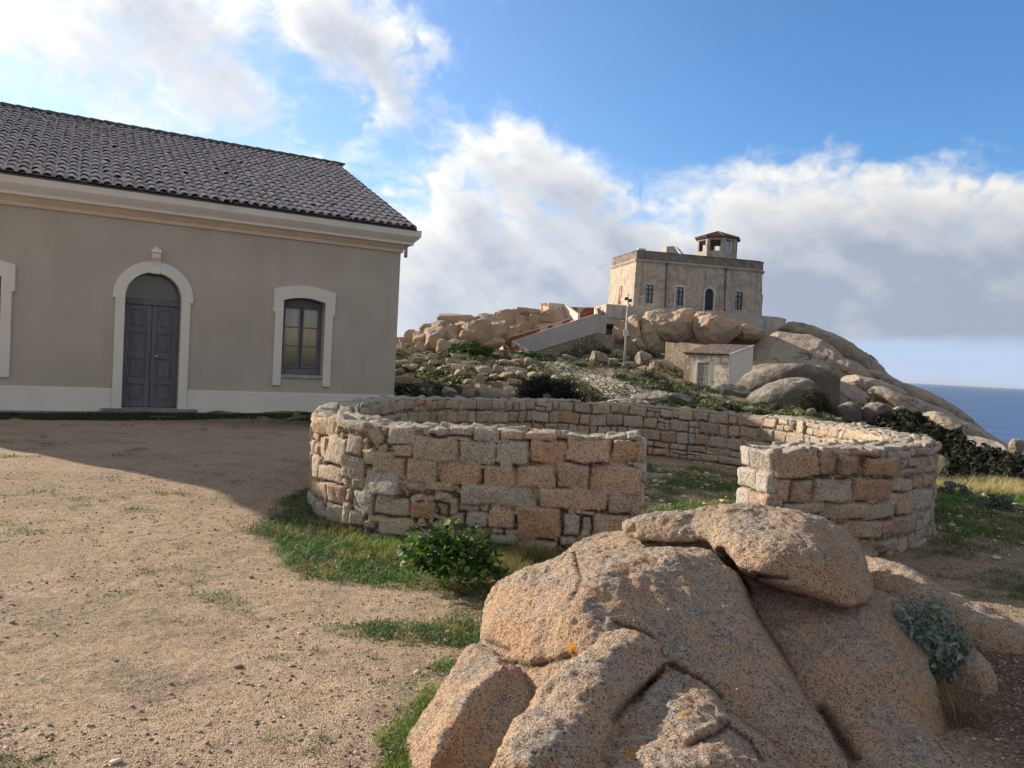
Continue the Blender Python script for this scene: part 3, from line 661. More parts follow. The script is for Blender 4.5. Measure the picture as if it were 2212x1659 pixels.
# ---------------------------------------------------------------- ring wall of rubble stone
def catmull(P, n=24):
    P = np.array(P, float); P = np.vstack([2*P[0]-P[1], P, 2*P[-1]-P[-2]]); out = []
    for i in range(1, len(P)-2):
        t = np.linspace(0, 1, n, endpoint=False)[:, None]; p0, p1, p2, p3 = P[i-1:i+3]
        out.append(.5*((2*p1)+(-p0+p2)*t+(2*p0-5*p1+4*p2-p3)*t**2+(-p0+3*p1-3*p2+p3)*t**3))
    return np.vstack(out+[P[-2][None]])
PALW = np.array([(.48, .415, .345), (.52, .43, .33), (.55, .43, .315), (.44, .40, .35), (.54, .40, .28), (.50, .42, .335)])
ORG = np.array([.52, .32, .20]); GRY = np.array([.47, .455, .42]); PNK = np.array([.55, .385, .285])
def stones_procedural(S, T, rg, rows, wmin, wmax, taken=None):
    """coursed rubble in a rectangle S x T; returns list (s, t, hs, ht, rot, round, depth, colour)"""
    out = []; t = T[0]
    while t < T[1]-.03:
        h = rg.uniform(*rows); h = min(h, T[1]-t)
        if T[1]-t-h < .06: h = T[1]-t
        s = S[0]
        while s < S[1]:
            w = rg.uniform(wmin, wmax); 
            if S[1]-s-w < wmin*.6: w = S[1]-s
            k = rg.random()
            hh = h*rg.uniform(.82, 1.0); c = PALW[rg.integers(0, len(PALW))]*rg.uniform(.85, 1.15)
            if rg.random() < .12: c = ORG*rg.uniform(.9, 1.2)
            if rg.random() < .2: c = GRY*rg.uniform(.9, 1.1)
            if k < .22 and w > .22:      # a thin stone over a lower one
                q = rg.uniform(.35, .6); out.append((s+w/2, t+h*q/2, w/2-.006, h*q/2-.005, rg.normal(0, .04), .3, rg.uniform(.6, 1.2), c))
                out.append((s+w*.3, t+h*(1+q)/2, w*.3-.006, h*(1-q)/2-.005, rg.normal(0, .05), .35, rg.uniform(.6, 1.2), GRY*rg.uniform(.85, 1.1))); out.append((s+w*.8, t+h*(1+q)/2, w*.2-.006, h*(1-q)/2-.005, rg.normal(0, .05), .35, rg.uniform(.6, 1.2), c*.95))
            else: out.append((s+w/2, t+hh/2, w/2-.008, hh/2-.006, rg.normal(0, .05), rg.uniform(.10, .34), rg.uniform(.6, 1.4), c))
            s += w
        t += h
    if taken is not None:
        out = [o for o in out if not any(abs(o[0]-q[0]) < q[2]*.95+o[2]*.55 and abs(o[1]-q[1]) < q[3]*.95+o[3]*.55 for q in taken if abs(o[0]-q[0]) < .7)]
    return out
def stone_relief(sg, tg, stones, seed, period_pts=None, bulge=.019):
    """sg,tg 1-D axes; returns height, colour on the grid"""
    S_, T_ = np.meshgrid(sg, tg, indexing='ij'); P = np.stack([S_, T_, np.zeros_like(S_)], -1)
    wS = S_+.016*fbm(P*5.5, 3, seed)+.006*fbm(P*22, 2, seed+4); wT = T_+.015*fbm(P*5.5+40, 3, seed+1)+.005*fbm(P*22+9, 2, seed+5)
    best = np.full(S_.shape, .5); idx = np.full(S_.shape, -1)
    for k, (cs, ct, hs, ht, rot, ro, dp, c) in enumerate(stones):
        m_ = max(hs, ht)*1.15+.05
        i0, i1 = np.searchsorted(sg, (cs-m_, cs+m_)); j0, j1 = np.searchsorted(tg, (ct-m_, ct+m_))
        if i1 <= i0 or j1 <= j0: continue
        u = wS[i0:i1, j0:j1]-cs; v = wT[i0:i1, j0:j1]-ct; cc, ss = math.cos(rot), math.sin(rot); u, v = u*cc+v*ss, -u*ss+v*cc
        r = min(hs, ht)*ro; qx = np.abs(u)-(hs-r); qy = np.abs(v)-(ht-r)
        sdv = np.hypot(np.maximum(qx, 0), np.maximum(qy, 0))+np.minimum(np.maximum(qx, qy), 0)-r
        b = best[i0:i1, j0:j1]; w = sdv < b; b[w] = sdv[w]; idx[i0:i1, j0:j1][w] = k
    n1 = fbm(P*11, 4, seed+7); n2 = fbm(P*34, 3, seed+8)
    dp = np.array([q[6] for q in stones]+[0.]); cl = np.array([q[7] for q in stones]+[(.3, .25, .2)])
    rgs = np.random.default_rng(seed+99); tilt = rgs.normal(0, .14, (len(stones)+1, 2)); cen = np.array([[q[0], q[1]] for q in stones]+[[0, 0]])
    inside = sm(0, .009, -best)**.6; ti = (S_-cen[idx, 0])*tilt[idx, 0]+(T_-cen[idx, 1])*tilt[idx, 1]
    h = inside*(bulge*dp[idx]+ti*.9+.007*n1+.004*n2+.006*sm(0, .05, -best))
    mort = (best > -.002); deep = sm(-.002, .004, best)*(1-sm(.012, .03, best))*sm(-.45, .1, fbm(P*4, 3, seed+3))
    h = np.where(mort, .003*n1+.003*n2-.045*deep, h)
    c = cl[idx]*(1+.10*n1[..., None]); tint = fbm(P*3.2, 4, seed+12)[..., None]
    c = c*(1-.25*np.clip(tint, 0, 1))+np.clip(tint, 0, 1)*.25*ORG
    mc = np.array([.41, .305, .22])*(1+.2*n1[..., None]); edge = sm(-.012, .003, best)[..., None]
    c = c*(1-edge)+mc*edge; c = c*(1-.8*(deep*mort)[..., None])
    return h, np.clip(c, .02, .8), best
OUT = catmull([(1.18, 6.64), (.55, 6.68), (-.15, 6.76), (-.85, 6.88), (-1.42, 7.12), (-1.84, 7.55), (-2.10, 8.15), (-2.26, 9.0), (-2.32, 10.0), (-2.26, 10.9), (-2.05, 12.0), (-1.2, 13.2), (.1, 14.1), (1.5, 14.45), (2.9, 14.2), (4.1, 13.2), (4.85, 11.8), (5.1, 10.4), (5.0, 9.1), (4.58, 8.15), (4.02, 7.45), (3.4, 7.0), (2.83, 6.70), (2.27, 6.54)])
def build_ring():
    d = np.r_[0, np.cumsum(np.linalg.norm(np.diff(OUT, axis=0), axis=1))]; L = d[-1]
    ds = .0135; sg = np.arange(0, L, ds); ox = np.interp(sg, d, OUT[:, 0]); oy = np.interp(sg, d, OUT[:, 1])
    tx = np.gradient(ox); ty = np.gradient(oy); l = np.hypot(tx, ty); tx /= l; ty /= l
    k = np.ones(31)/31; tx = np.convolve(np.pad(tx, 15, 'edge'), k, 'valid'); ty = np.convolve(np.pad(ty, 15, 'edge'), k, 'valid'); l = np.hypot(tx, ty); tx /= l; ty /= l
    nx, ny = -ty, tx                                # left of travel = ... outward test below
    if nx[0]*0+ny[0]*-1 < 0: nx, ny = -nx, -ny
    TH = .48; Hh = 1.0; ztop = np.interp(sg/L, [0, .04, .12, .2, .3, .5, .62, .75, .9, 1], [.955, .965, .945, .955, .93, .90, .90, .93, .965, .955])
    ztop = ztop+.02*vnoise(np.stack([sg*1.7, 0*sg, 0*sg], -1), 5)+.012*vnoise(np.stack([sg*6, 0*sg, 0*sg], -1), 6)
    tg = np.arange(-.20, 2*Hh+TH+.06, ds); Sg, Tg = np.meshgrid(sg, tg, indexing='ij')
    # cross section with rounded shoulders
    r = .035; zz = np.where(Tg < Hh, Tg, np.where(Tg > Hh+TH, 2*Hh+TH-Tg, Hh)); uu = np.clip(Tg-Hh, 0, TH)
    nz = np.where((Tg > Hh) & (Tg < Hh+TH), 1., 0.); no = np.where(Tg <= Hh, 1., np.where(Tg >= Hh+TH, -1., 0.))
    ang = np.where(Tg < Hh+TH/2, sm(Hh-r, Hh+r, Tg)*math.pi/2, math.pi/2+sm(Hh+TH-r, Hh+TH+r, Tg)*math.pi/2)
    nz = np.sin(ang); no = np.cos(ang); zs = zz/Hh*ztop[:, None]
    bx = ox[:, None]-nx[:, None]*uu; by = oy[:, None]-ny[:, None]*uu
    sx, sy = proj(np.stack([bx, by, zs], -1))
    vis = (Sg < 4.3) | (Sg > L-4.6); outer = Tg <= Hh+.03
    def place(boxes, ox_, oy_, sc, cond, seed):
        rg = np.random.default_rng(seed); res = []
        idx = np.nonzero((cond & outer).ravel())[0]; X = sx.ravel()[idx]; Y = sy.ravel()[idx]; Sf = Sg.ravel()[idx]; Tf = Tg.ravel()[idx]
        for bx0 in boxes:
            x0, y0, x1, y1 = bx0[:4]; cc = bx0[4] if len(bx0) > 4 else 't'; ro = bx0[5] if len(bx0) > 5 else .3
            def f(a, b):
                a = (ox_+a*sc)*.8640625; b = (oy_+b*sc)*.8640625; q = np.argmin((X-a)**2+(Y-b)**2); return Sf[q], Tf[q]
            cx, cy = (x0+x1)/2, (y0+y1)/2; l_ = f(x0, cy); r_ = f(x1, cy); u_ = f(cx, y0); d_ = f(cx, y1)
            hs = abs(l_[0]-r_[0])/2+.001; ht = abs(u_[1]-d_[1])/2+.001
            if hs < .012 or ht < .008 or hs > .34 or ht > .17: continue
            col = {'t': PALW[rg.integers(0, 6)], 'o': ORG, 'g': GRY, 'p': PNK}[cc]*rg.uniform(.9, 1.12)
            res.append(((l_[0]+r_[0])/2, (u_[1]+d_[1])/2, hs-.003, ht-.003, rg.normal(0, .025), ro*.6, rg.uniform(.7, 1.35), col*1.0))
        return res
    left = [(140, 190, 245, 320, 't'), (250, 180, 460, 290, 't'), (570, 245, 740, 375, 'g'), (600, 370, 720, 450), (945, 322, 1080, 355, 't'), (850, 272, 940, 320, 'g'), (940, 275, 1085, 318, 'g'), (1085, 280, 1240, 350, 'g'), (1250, 288, 1400, 342, 't'), (1400, 290, 1600, 346, 'p'), (1600, 300, 1760, 345, 't'), (1760, 310, 1900, 345, 'g'),
            (720, 330, 1002, 485, 't', .8), (1010, 350, 1225, 490, 't', .45), (1230, 348, 1432, 485, 't'), (1440, 350, 1655, 488, 'o', .4), (1660, 345, 1935, 488, 'p', .2), (1940, 342, 2145, 470, 'o', .25), (1005, 360, 1035, 402), (2035, 472, 2112, 500, 'g'),
            (185, 320, 318, 495), (322, 320, 405, 435), (412, 390, 488, 500), (482, 410, 605, 540), (290, 440, 418, 590, 't', .5), (595, 455, 672, 585), (677, 455, 870, 608, 't', .4), (890, 477, 1137, 618, 'o', .8), (1147, 500, 1350, 638, 't', .75), (1250, 470, 1340, 522, 'g'), (1360, 497, 1595, 636, 'p', .3), (1602, 482, 1805, 645, 't', .25), (1815, 497, 2122, 680, 'p', .2),
            (420, 525, 640, 675, 'g', .45), (355, 570, 418, 640), (338, 565, 355, 600), (868, 485, 888, 535), (1125, 495, 1185, 520),
            (205, 610, 305, 738, 'p'), (310, 645, 345, 720), (345, 650, 488, 800, 'g', .4), (492, 670, 605, 800), (600, 612, 940, 880, 'o', .35), (790, 600, 975, 660), (1012, 617, 1475, 745, 'g', .3), (1490, 642, 1915, 775, 'p', .3), (1930, 662, 2127, 795, 't', .3),
            (947, 700, 1003, 800), (1003, 732, 1125, 773, 'g'), (1127, 730, 1188, 785), (1192, 730, 1255, 780), (1350, 750, 1400, 805, 't', .6), (1040, 775, 1180, 880, 'g', .7), (1185, 765, 1345, 890, 'p', .7), (1365, 757, 1622, 945, 'o', .25), (1645, 797, 1740, 935, 'g', .3), (1755, 815, 1812, 945, 't', .5), (1820, 802, 2120, 960, 't', .25), (1665, 770, 1710, 800), (1712, 775, 1835, 808, 't'),
            (210, 740, 288, 850), (290, 730, 333, 860), (335, 785, 415, 870), (150, 500, 285, 600), (450, 810, 530, 850), (1180, 890, 1280, 925), (1285, 895, 1370, 930), (1190, 930, 1372, 990), (1620, 937, 1720, 990), (1740, 905, 1790, 955), (1000, 790, 1038, 860), (935, 845, 1000, 890), (1900, 965, 2080, 1040), (1400, 960, 1600, 1030), (700, 900, 860, 960)]
    right = [(825, 350, 1075, 528, 'o', .15), (1082, 362, 1150, 408, 'p'), (1075, 410, 1180, 500, 'o', .4), (1187, 400, 1337, 500, 'o', .2), (1342, 405, 1495, 510, 'o', .2), (1245, 342, 1400, 398, 'o'), (1405, 355, 1600, 402, 't'), (1160, 345, 1240, 398, 'p'), (768, 520, 902, 650, 'p', .2), (917, 540, 1035, 650, 'p', .2), (1040, 522, 1265, 650, 't', .2), (1270, 527, 1465, 650, 'o', .2), 
             (1090, 662, 1325, 750, 't', .25), (1330, 667, 1480, 750, 't', .25), (1220, 757, 1400, 850, 't', .35), (1405, 762, 1490, 825, 'o', .5), (880, 658, 1083, 720, 't', .3), (1170, 500, 1260, 520), (1050, 505, 1160, 520), (1400, 860, 1520, 920)]
    hand = place(left, 740, 960, 900/2212, Sg < 4.3, 1)+place(right, 1560, 960, 1000/2212, Sg > L-4.6, 2)
    rg = np.random.default_rng(11)
    st = hand+stones_procedural((0, L), (-.20, Hh), rg, (.13, .25), .12, .42, hand)
    caps = [q[:6]+(q[6]*.85, GRY*rg.uniform(.8, 1.05)) for q in stones_procedural((0, L), (Hh+.01, Hh+TH), rg, (.10, .24), .12, .38)]
    inner = stones_procedural((0, L), (Hh+TH, 2*Hh+TH+.06), rg, (.12, .24), .12, .45)
    st += caps+inner
    # chinking stones fill what is left
    h0, c0, best = stone_relief(sg[::2], tg[::2], st, 50)
    ii, jj = np.nonzero(best > .012); o_ = rg.permutation(len(ii))[:9000]; chin = []
    for q in o_:
        s0, t0 = sg[::2][ii[q]], tg[::2][jj[q]]; rr = best[ii[q], jj[q]]
        if all((s0-a[0])**2+(t0-a[1])**2 > (rr*.8+a[2])**2 for a in chin[-1500:]):
            e = rg.uniform(.8, 1.7); chin.append((s0, t0, rr*e*.95, rr/e**.3*.95, rg.uniform(-1, 1)*.6, .7, .6, PALW[rg.integers(0, 6)]*rg.uniform(.85, 1.1)))
        if len(chin) > 1100: break
    h, c, best = stone_relief(sg, tg, st+chin, 50)
    # broken pocket of bare mortar near the top of the left part
    h = h-.030*np.exp(-((Sg-3.25)/.16)**2-((Tg-.80)/.10)**2)
    top = sm(Hh-.02, Hh+.05, Tg)*(1-sm(Hh+TH-.05, Hh+TH+.02, Tg)); h = h+top*.018*fbm(np.stack([Sg*6, Tg*6, 0*Sg], -1), 4, 91)
    grd = gh(ox, oy)*0
    V = np.stack([bx+nx[:, None]*no*h, by+ny[:, None]*no*h, zs+nz*h+grd[:, None]-.0], -1)
    faces = grid_faces(len(sg), len(tg))
    # the two ends
    VV = [V.reshape(-1, 3)]; CC = [c.reshape(-1, 3)]; FF = [faces]; nb = V.size//3
    for e, (si, sgn, sd_) in enumerate(((0, -1, 5), (len(sg)-1, 1, 6))):
        ug = np.arange(-.03, TH+.035, .0135); vg = np.arange(-.20, Hh+.03, .0135); rg2 = np.random.default_rng(sd_)
        es = []; t = -.20
        for k, hgt in enumerate((.30, .28, .22, .20, .24)):
            cut = (.5, .36, .55, .42, .6)[k]*TH
            es += [(cut/2-.01, t+hgt/2, cut/2, hgt/2-.007, rg2.normal(0, .03), .3, 1, (GRY if k > 2 else PNK)*rg2.uniform(.9, 1.1)), (cut+(TH-cut)/2, t+hgt/2, (TH-cut)/2, hgt/2-.007, rg2.normal(0, .03), .3, 1, GRY*rg2.uniform(.95, 1.15))]; t += hgt
        hh, ce, _ = stone_relief(ug, vg, es, 60+e, bulge=.026)
        U, Vg = np.meshgrid(ug, vg, indexing='ij'); zt = np.minimum(Vg, 1.0)*ztop[si]
        ed = np.minimum(np.minimum(U+.03, TH+.035-U), Hh+.03-Vg); hh = hh-.06*(1-sm(0, .05, ed))
        X = ox[si]-nx[si]*U+sgn*tx[si]*(hh+.006); Y = oy[si]-ny[si]*U+sgn*ty[si]*(hh+.006)
        VV.append(np.stack([X, Y, zt], -1).reshape(-1, 3)); CC.append(ce.reshape(-1, 3)); FF.append(grid_faces(len(ug), len(vg))+nb); nb += X.size
    o = link_mesh('ring_wall', np.vstack(VV), np.vstack(FF), M['rubble'], None, True, np.vstack(CC))
    tag(o, 'low round enclosure wall of rough pink and grey granite rubble with an opening towards the viewer', 'stone wall')
build_ring()
# ---------------------------------------------------------------- sculpted boulders: signed distance field -> surface net
def surface_net(D, org, st):
    """D[x,y,z] signed distance, returns vertices, quads"""
    s = D < 0; nx, ny, nz = D.shape; acc = np.zeros((nx-1, ny-1, nz-1, 3), np.float32); cnt = np.zeros((nx-1, ny-1, nz-1), np.float32)
    sl = lambda o, ax: tuple(slice(o[i], (None if i == ax and False else D.shape[i]-1+o[i])) for i in range(3))
    for ax in range(3):
        o1 = [0, 0, 0]; o1[ax] = 1
        oth = [a for a in range(3) if a != ax]
        for da in (0, 1):
            for db in (0, 1):
                o = [0, 0, 0]; o[oth[0]] = da; o[oth[1]] = db; p = o[:]; p[ax] = 1
                A = D[tuple(slice(o[i], D.shape[i]-1+o[i]) for i in range(3))]; B = D[tuple(slice(p[i], D.shape[i]-1+p[i]) for i in range(3))]
                m = (A < 0) != (B < 0); t = np.where(m, A/np.where(m, A-B, 1), 0)
                for i in range(3): acc[..., i] += m*(t if i == ax else o[i])
                cnt += m
    act = cnt > 0; idx = np.full(cnt.shape, -1); idx[act] = np.arange(act.sum()); ijk = np.argwhere(act)
    V = (ijk+acc[act]/cnt[act][:, None])*st+org; Q = []
    for ax in range(3):
        a, b = [q for q in range(3) if q != ax]
        sl0 = [slice(1, -1)]*3; sl0[ax] = slice(0, -1); sl1 = [slice(1, -1)]*3; sl1[ax] = slice(1, None)
        A = s[tuple(sl0)]; B = s[tuple(sl1)]; m = A != B; e = np.argwhere(m); off = np.ones(3, int); off[ax] = 0; e = e+off; fl = A[m]
        def g(da, db):
            q = e.copy(); q[:, a] += da; q[:, b] += db; return idx[q[:, 0], q[:, 1], q[:, 2]]
        q = np.stack([g(-1, -1), g(0, -1), g(0, 0), g(-1, 0)], 1)
        if ax == 1: fl = ~fl
        q = np.where(fl[:, None], q, q[:, ::-1]); Q.append(q)
    Q = np.vstack(Q); Q = Q[(Q >= 0).all(1)]
    return V, Q
def vnormals(V, Q):
    n = np.cross(V[Q[:, 2]]-V[Q[:, 0]], V[Q[:, 3]]-V[Q[:, 1]]); N = np.zeros_like(V)
    for k in range(4): np.add.at(N, Q[:, k], n)
    return N/(np.linalg.norm(N, axis=1, keepdims=True)+1e-9)
def rotm(rx, ry, rz):
    from mathutils import Euler
    return np.array(Euler((R(rx), R(ry), R(rz))).to_matrix())
def sd_ell(P, c, r, rot=(0, 0, 0), p=2.4):
    q = ((P-np.array(c))@rotm(*rot))/np.array(r); k = (np.abs(q)**p).sum(-1)**(1/p); return (k-1)*min(r)*.9*(.6+.4*np.clip(k, 0, 1.6))
def sd_caps(P, a, b, ra, rb):
    a = np.array(a, float); b = np.array(b, float); ab = b-a; t = np.clip(((P-a)@ab)/(ab@ab), 0, 1); return np.linalg.norm(P-a-t[..., None]*ab, axis=-1)-(ra+(rb-ra)*t)
def smin(a, b, k):
    h = np.clip(.5+.5*(b-a)/k, 0, 1); return b*(1-h)+a*h-k*h*(1-h)
def hull_planes(pts):
    import bmesh
    bm = bmesh.new()
    for p in pts: bm.verts.new(tuple(map(float, p)))
    bmesh.ops.convex_hull(bm, input=bm.verts[:]); bm.normal_update(); c = np.mean(pts, 0); out = []
    for f in bm.faces:
        n = np.array(f.normal); p = np.array(f.verts[0].co)
        if n@(p-c) < 0: n = -n
        if f.calc_area() > 1e-5: out.append((*n, n@p))
    bm.free(); return np.array(out)
def hull(pix, world): return hull_planes([at(*p) for p in pix]+[np.array(w, float) for w in world])
def sd_hull(P, H, k=.02):
    m = None
    vals = P@H[:, :3].T.astype(P.dtype)-H[:, 3].astype(P.dtype); m = vals.max(-1); return m+k*np.log(np.exp((vals-m[..., None])/k).sum(-1))-k*1.1
HM = hull([(1304, 1232, 3.90), (1400, 1200, 4.10), (1561, 1200, 4.25), (1606, 1262, 4.18), (1735, 1470, 3.62), (1840, 1652, 3.10), (1442, 1654, 3.02), (1300, 1654, 3.12), (1088, 1238, 4.30), (1140, 1215, 4.35), (1051, 1373, 3.95), (1104, 1408, 3.65), (1261, 1325, 3.56), (1267, 1410, 3.42), (1230, 1182, 4.40), (1517, 1184, 4.42)],
          [(-.1, 4.65, .1), (1.3, 4.8, .3), (.5, 4.85, .38), (-.1, 4.2, -.4), (0, 3.5, -.4), (.5, 2.5, -.4), (1.4, 2.8, -.4), (1.4, 4.8, -.4)])
HN1 = hull([(1310, 1362, 3.32), (1350, 1362, 3.34), (1392, 1380, 3.30), (1448, 1412, 3.28), (1432, 1450, 3.15), (1354, 1520, 2.90), (1267, 1425, 3.18), (1290, 1400, 3.3)], [(.35, 3.6, .05), (.75, 3.6, .0), (.3, 3.0, -.1)])
HN2 = hull([(1330, 1385, 3.25), (1204, 1454, 2.98), (1150, 1500, 2.82), (1098, 1573, 2.62), (1058, 1654, 2.46), (1150, 1654, 2.38), (1267, 1654, 2.50), (1270, 1590, 2.62), (1370, 1480, 2.98), (1300, 1440, 2.98)], [(.25, 3.5, .0), (.0, 3.1, -.3), (-.1, 2.35, -.3), (.45, 2.3, -.3), (.6, 3.3, -.3)])
HQ = hull([(1447, 1440, 3.26), (1500, 1462, 3.18), (1592, 1542, 3.00), (1661, 1585, 2.93), (1740, 1650, 2.85), (1372, 1512, 2.96), (1420, 1560, 2.78), (1292, 1654, 2.56), (1517, 1654, 2.46), (1640, 1654, 2.60)], [(.4, 3.2, -.3), (.3, 2.5, -.3), (1.3, 2.7, -.3), (1.0, 3.4, -.3)])
HQ[:, :0]; HQ2 = hull([(1500, 1600, 2.80), (1580, 1580, 2.92), (1680, 1640, 2.80), (1480, 1654, 2.58), (1700, 1659, 2.72), (1560, 1659, 2.5)], [(.5, 2.4, -.3), (1.0, 2.4, -.3), (1.1, 2.9, -.3), (.7, 3.0, -.3)])
HB = hull([(878, 1588, 3.15), (900, 1640, 2.98), (962, 1456, 3.52), (1008, 1384, 3.85), (1045, 1382, 3.92), (1086, 1402, 3.78), (1100, 1428, 3.50), (1020, 1500, 3.20), (956, 1570, 3.02), (925, 1654, 2.80), (1150, 1445, 3.60)], [(-.5, 3.1, -.3), (-.3, 4.2, -.3), (.3, 4, -.3), (.25, 2.7, -.3), (-.3, 2.5, -.3), (.15, 3.0, .05)])
HB2 = hull([(1062, 1392, 3.86), (1098, 1422, 3.42), (1020, 1490, 3.12), (960, 1560, 2.94), (930, 1650, 2.72), (1030, 1440, 3.5), (965, 1500, 3.3)], [(-.1, 3.6, .0), (-.25, 3.0, -.1), (-.3, 2.6, -.3), (.05, 3.2, .0)])
HR = hull([(1604, 1243, 4.50), (1862, 1325, 4.06), (1886, 1300, 4.18), (1923, 1285, 4.60), (2000, 1373, 4.35), (2018, 1440, 4.12), (1988, 1490, 3.92), (1996, 1560, 3.58), (1854, 1648, 3.30), (1748, 1485, 3.86), (1872, 1400, 3.84), (1900, 1520, 3.64)], [(1.3, 3.2, -.4), (1.9, 3.1, -.4), (2.3, 4.3, -.3), (2.2, 5.0, -.3), (1.3, 5, -.3), (1.6, 4.9, .40)])
HR2 = hull([(1830, 1560, 3.52), (1960, 1545, 3.62), (2085, 1660, 3.20), (1900, 1654, 3.12), (2030, 1600, 3.42)], [(1.3, 2.6, -.4), (2.1, 2.9, -.35), (2.1, 3.6, -.35), (1.3, 3.6, -.3), (1.5, 2.4, -.3)])
HT = hull([(1342, 1128, 4.78), (1340, 1148, 4.70), (1379, 1167, 4.62), (1480, 1150, 4.56), (1575, 1158, 4.48), (1590, 1125, 4.60), (1440, 1112, 4.72), (1523, 1095, 4.80), (1640, 1090, 4.80)], [(.80, 5.0, .58), (1.6, 5.1, .66), (.85, 4.95, .53), (1.5, 5.0, .5)])
HU = hull([(1500, 1102, 4.75), (1629, 1086, 4.82), (1736, 1098, 4.76), (1823, 1129, 4.70), (1867, 1185, 4.50), (1886, 1242, 4.30), (1888, 1296, 4.12), (1856, 1328, 4.02), (1767, 1288, 3.98), (1680, 1256, 4.02), (1604, 1230, 4.12), (1572, 1165, 4.38), (1660, 1168, 4.18), (1780, 1200, 4.08), (1528, 1148, 4.50), (1562, 1195, 4.40)], [(1.2, 5.0, .5), (2.1, 5.0, .45), (2.25, 4.7, .42), (1.7, 5.2, .70), (1.4, 4.7, .42), (1.6, 4.6, .38), (2.05, 4.6, .36)])
HK = hull([(1200, 1208, 4.75), (1254, 1175, 4.85), (1354, 1166, 4.88), (1560, 1162, 4.70), (1610, 1240, 4.40), (1460, 1185, 4.55)], [(0, 4.6, -.3), (0, 5.2, -.3), (1.8, 5.3, -.3), (1.8, 4.4, -.3), (.6, 5.2, .45), (1.6, 5.3, .5)])
def sd_rock_main(P):
    m = sd_hull(P, HM, .014)
    m = smin(m, smin(sd_hull(P, HN1, .012), sd_hull(P, HN2, .014), .05), .018)
    m = smin(m, smin(sd_hull(P, HQ, .014), sd_hull(P, HQ2, .02), .02), .008)
    m = smin(m, smin(sd_hull(P, HB, .008), sd_hull(P, HB2, .006), .02), .010); m = smin(m, sd_hull(P, HK, .03), .015)
    m = smin(m, smin(sd_hull(P, HR, .018), sd_hull(P, HR2, .02), .06), .012)
    m = smin(m, smin(sd_hull(P, HT, .015), sd_hull(P, HU, .022), .05), .008)
    return m
    m = crack([(1440, 1432, 3.30), (1520, 1480, 3.22), (1600, 1545, 3.12), (1680, 1600, 3.02)], .010, m)
    m = crack([(1608, 1255, 4.2), (1680, 1380, 3.92), (1748, 1490, 3.62), (1860, 1650, 3.1)], .013, m)
    m = crack([(1470, 1610, 2.80), (1530, 1565, 2.95), (1575, 1548, 3.08)], .009, m)
    return m
def build_rock(name, f, lo, hi, st, label, mat, seed, amp=.05, cat='boulder', group=None, fr=1.9, cracks=None):
    K = 4; n3 = [int((hi[i]-lo[i])/st/K)*K+K for i in range(3)]; ax = [lo[i]+st*np.arange(n3[i]) for i in range(3)]
    cx = [lo[i]+st*K*(np.arange(n3[i]//K)+.5) for i in range(3)]; Gc = np.stack(np.meshgrid(*cx, indexing='ij'), -1); Dc = f(Gc)
    big = np.repeat(np.repeat(np.repeat(Dc, K, 0), K, 1), K, 2).astype(np.float32); k = np.abs(big) < st*K*.9+amp*2.2
    D = big; I = np.argwhere(k); Q = np.stack([ax[i][I[:, i]] for i in range(3)], -1); d = np.empty(len(Q))
    for i in range(0, len(Q), 100000): d[i:i+100000] = f(Q[i:i+100000])
    n = fbm(Q*fr, 4, seed); rid = 1-np.abs(fbm(Q*fr*1.9+5, 5, seed+3))*3.2
    cz = fbm(Q*1.25+31, 4, seed+40); cr = (1-sm(0, .035, np.abs(cz)))*sm(-.05, .25, fbm(Q*.9+11, 2, seed+41)); cz2 = fbm(Q*3.1+3, 3, seed+42); cr2 = (1-sm(0, .05, np.abs(cz2)))*sm(.0, .3, fbm(Q*1.7+19, 2, seed+43))
    D[k] = d-amp*n-amp*.3*(rid-.6)+.026*cr+.013*cr2
    if cracks:
        g = np.zeros(len(Q))
        for A_, B_, r_ in cracks:
            c_ = (A_+B_)/2; u_ = (c_-CAM)/np.linalg.norm(c_-CAM); w = np.nonzero((np.abs(Q-c_) < .20).all(1))[0]
            if not len(w): continue
            q = Q[w]-c_; q = q-np.clip(q@u_, -.10, .10)[:, None]*u_; A2, B2 = A_-c_, B_-c_; A2 = A2-(A2@u_)*u_; B2 = B2-(B2@u_)*u_
            g[w] = np.maximum(g[w], r_*2.4*np.exp(-(sd_caps(q, A2, B2, 0, 0)/(r_*1.15+.002))**2))
        D[k] = D[k]+g
    V, F_ = surface_net(D, np.array(lo), st)
    N_ = vnormals(V, F_)
    up = .4+.6*sm(.1, .7, N_[:, 2]-.5*N_[:, 0]); h = .011*fbm(V*7, 4, seed+5)+.0065*up*(fbm(V*30, 3, seed+6)+.9*fbm(V*62, 2, seed+7))-.008*sm(.3, .6, fbm(V*15, 2, seed+9))*up; V = V+N_*h[:, None]
    cv = np.ones((len(V), 3))
    if cracks:
        for A_, B_, r_ in cracks:
            c_ = (A_+B_)/2; u_ = (c_-CAM)/np.linalg.norm(c_-CAM); w = np.nonzero((np.abs(V-c_) < .16).all(1))[0]; q = V[w]-c_; q = q-(q@u_)[:, None]*u_; A2, B2 = A_-c_, B_-c_; A2 = A2-(A2@u_)*u_; B2 = B2-(B2@u_)*u_
            cv[w] = np.minimum(cv[w], (1-.72*np.exp(-(sd_caps(q, A2, B2, 0, 0)/(r_*.65+.004))**2))[:, None])
    o = link_mesh(name, V, F_, mat, None, True, cv); tag(o, label, cat, group); return o
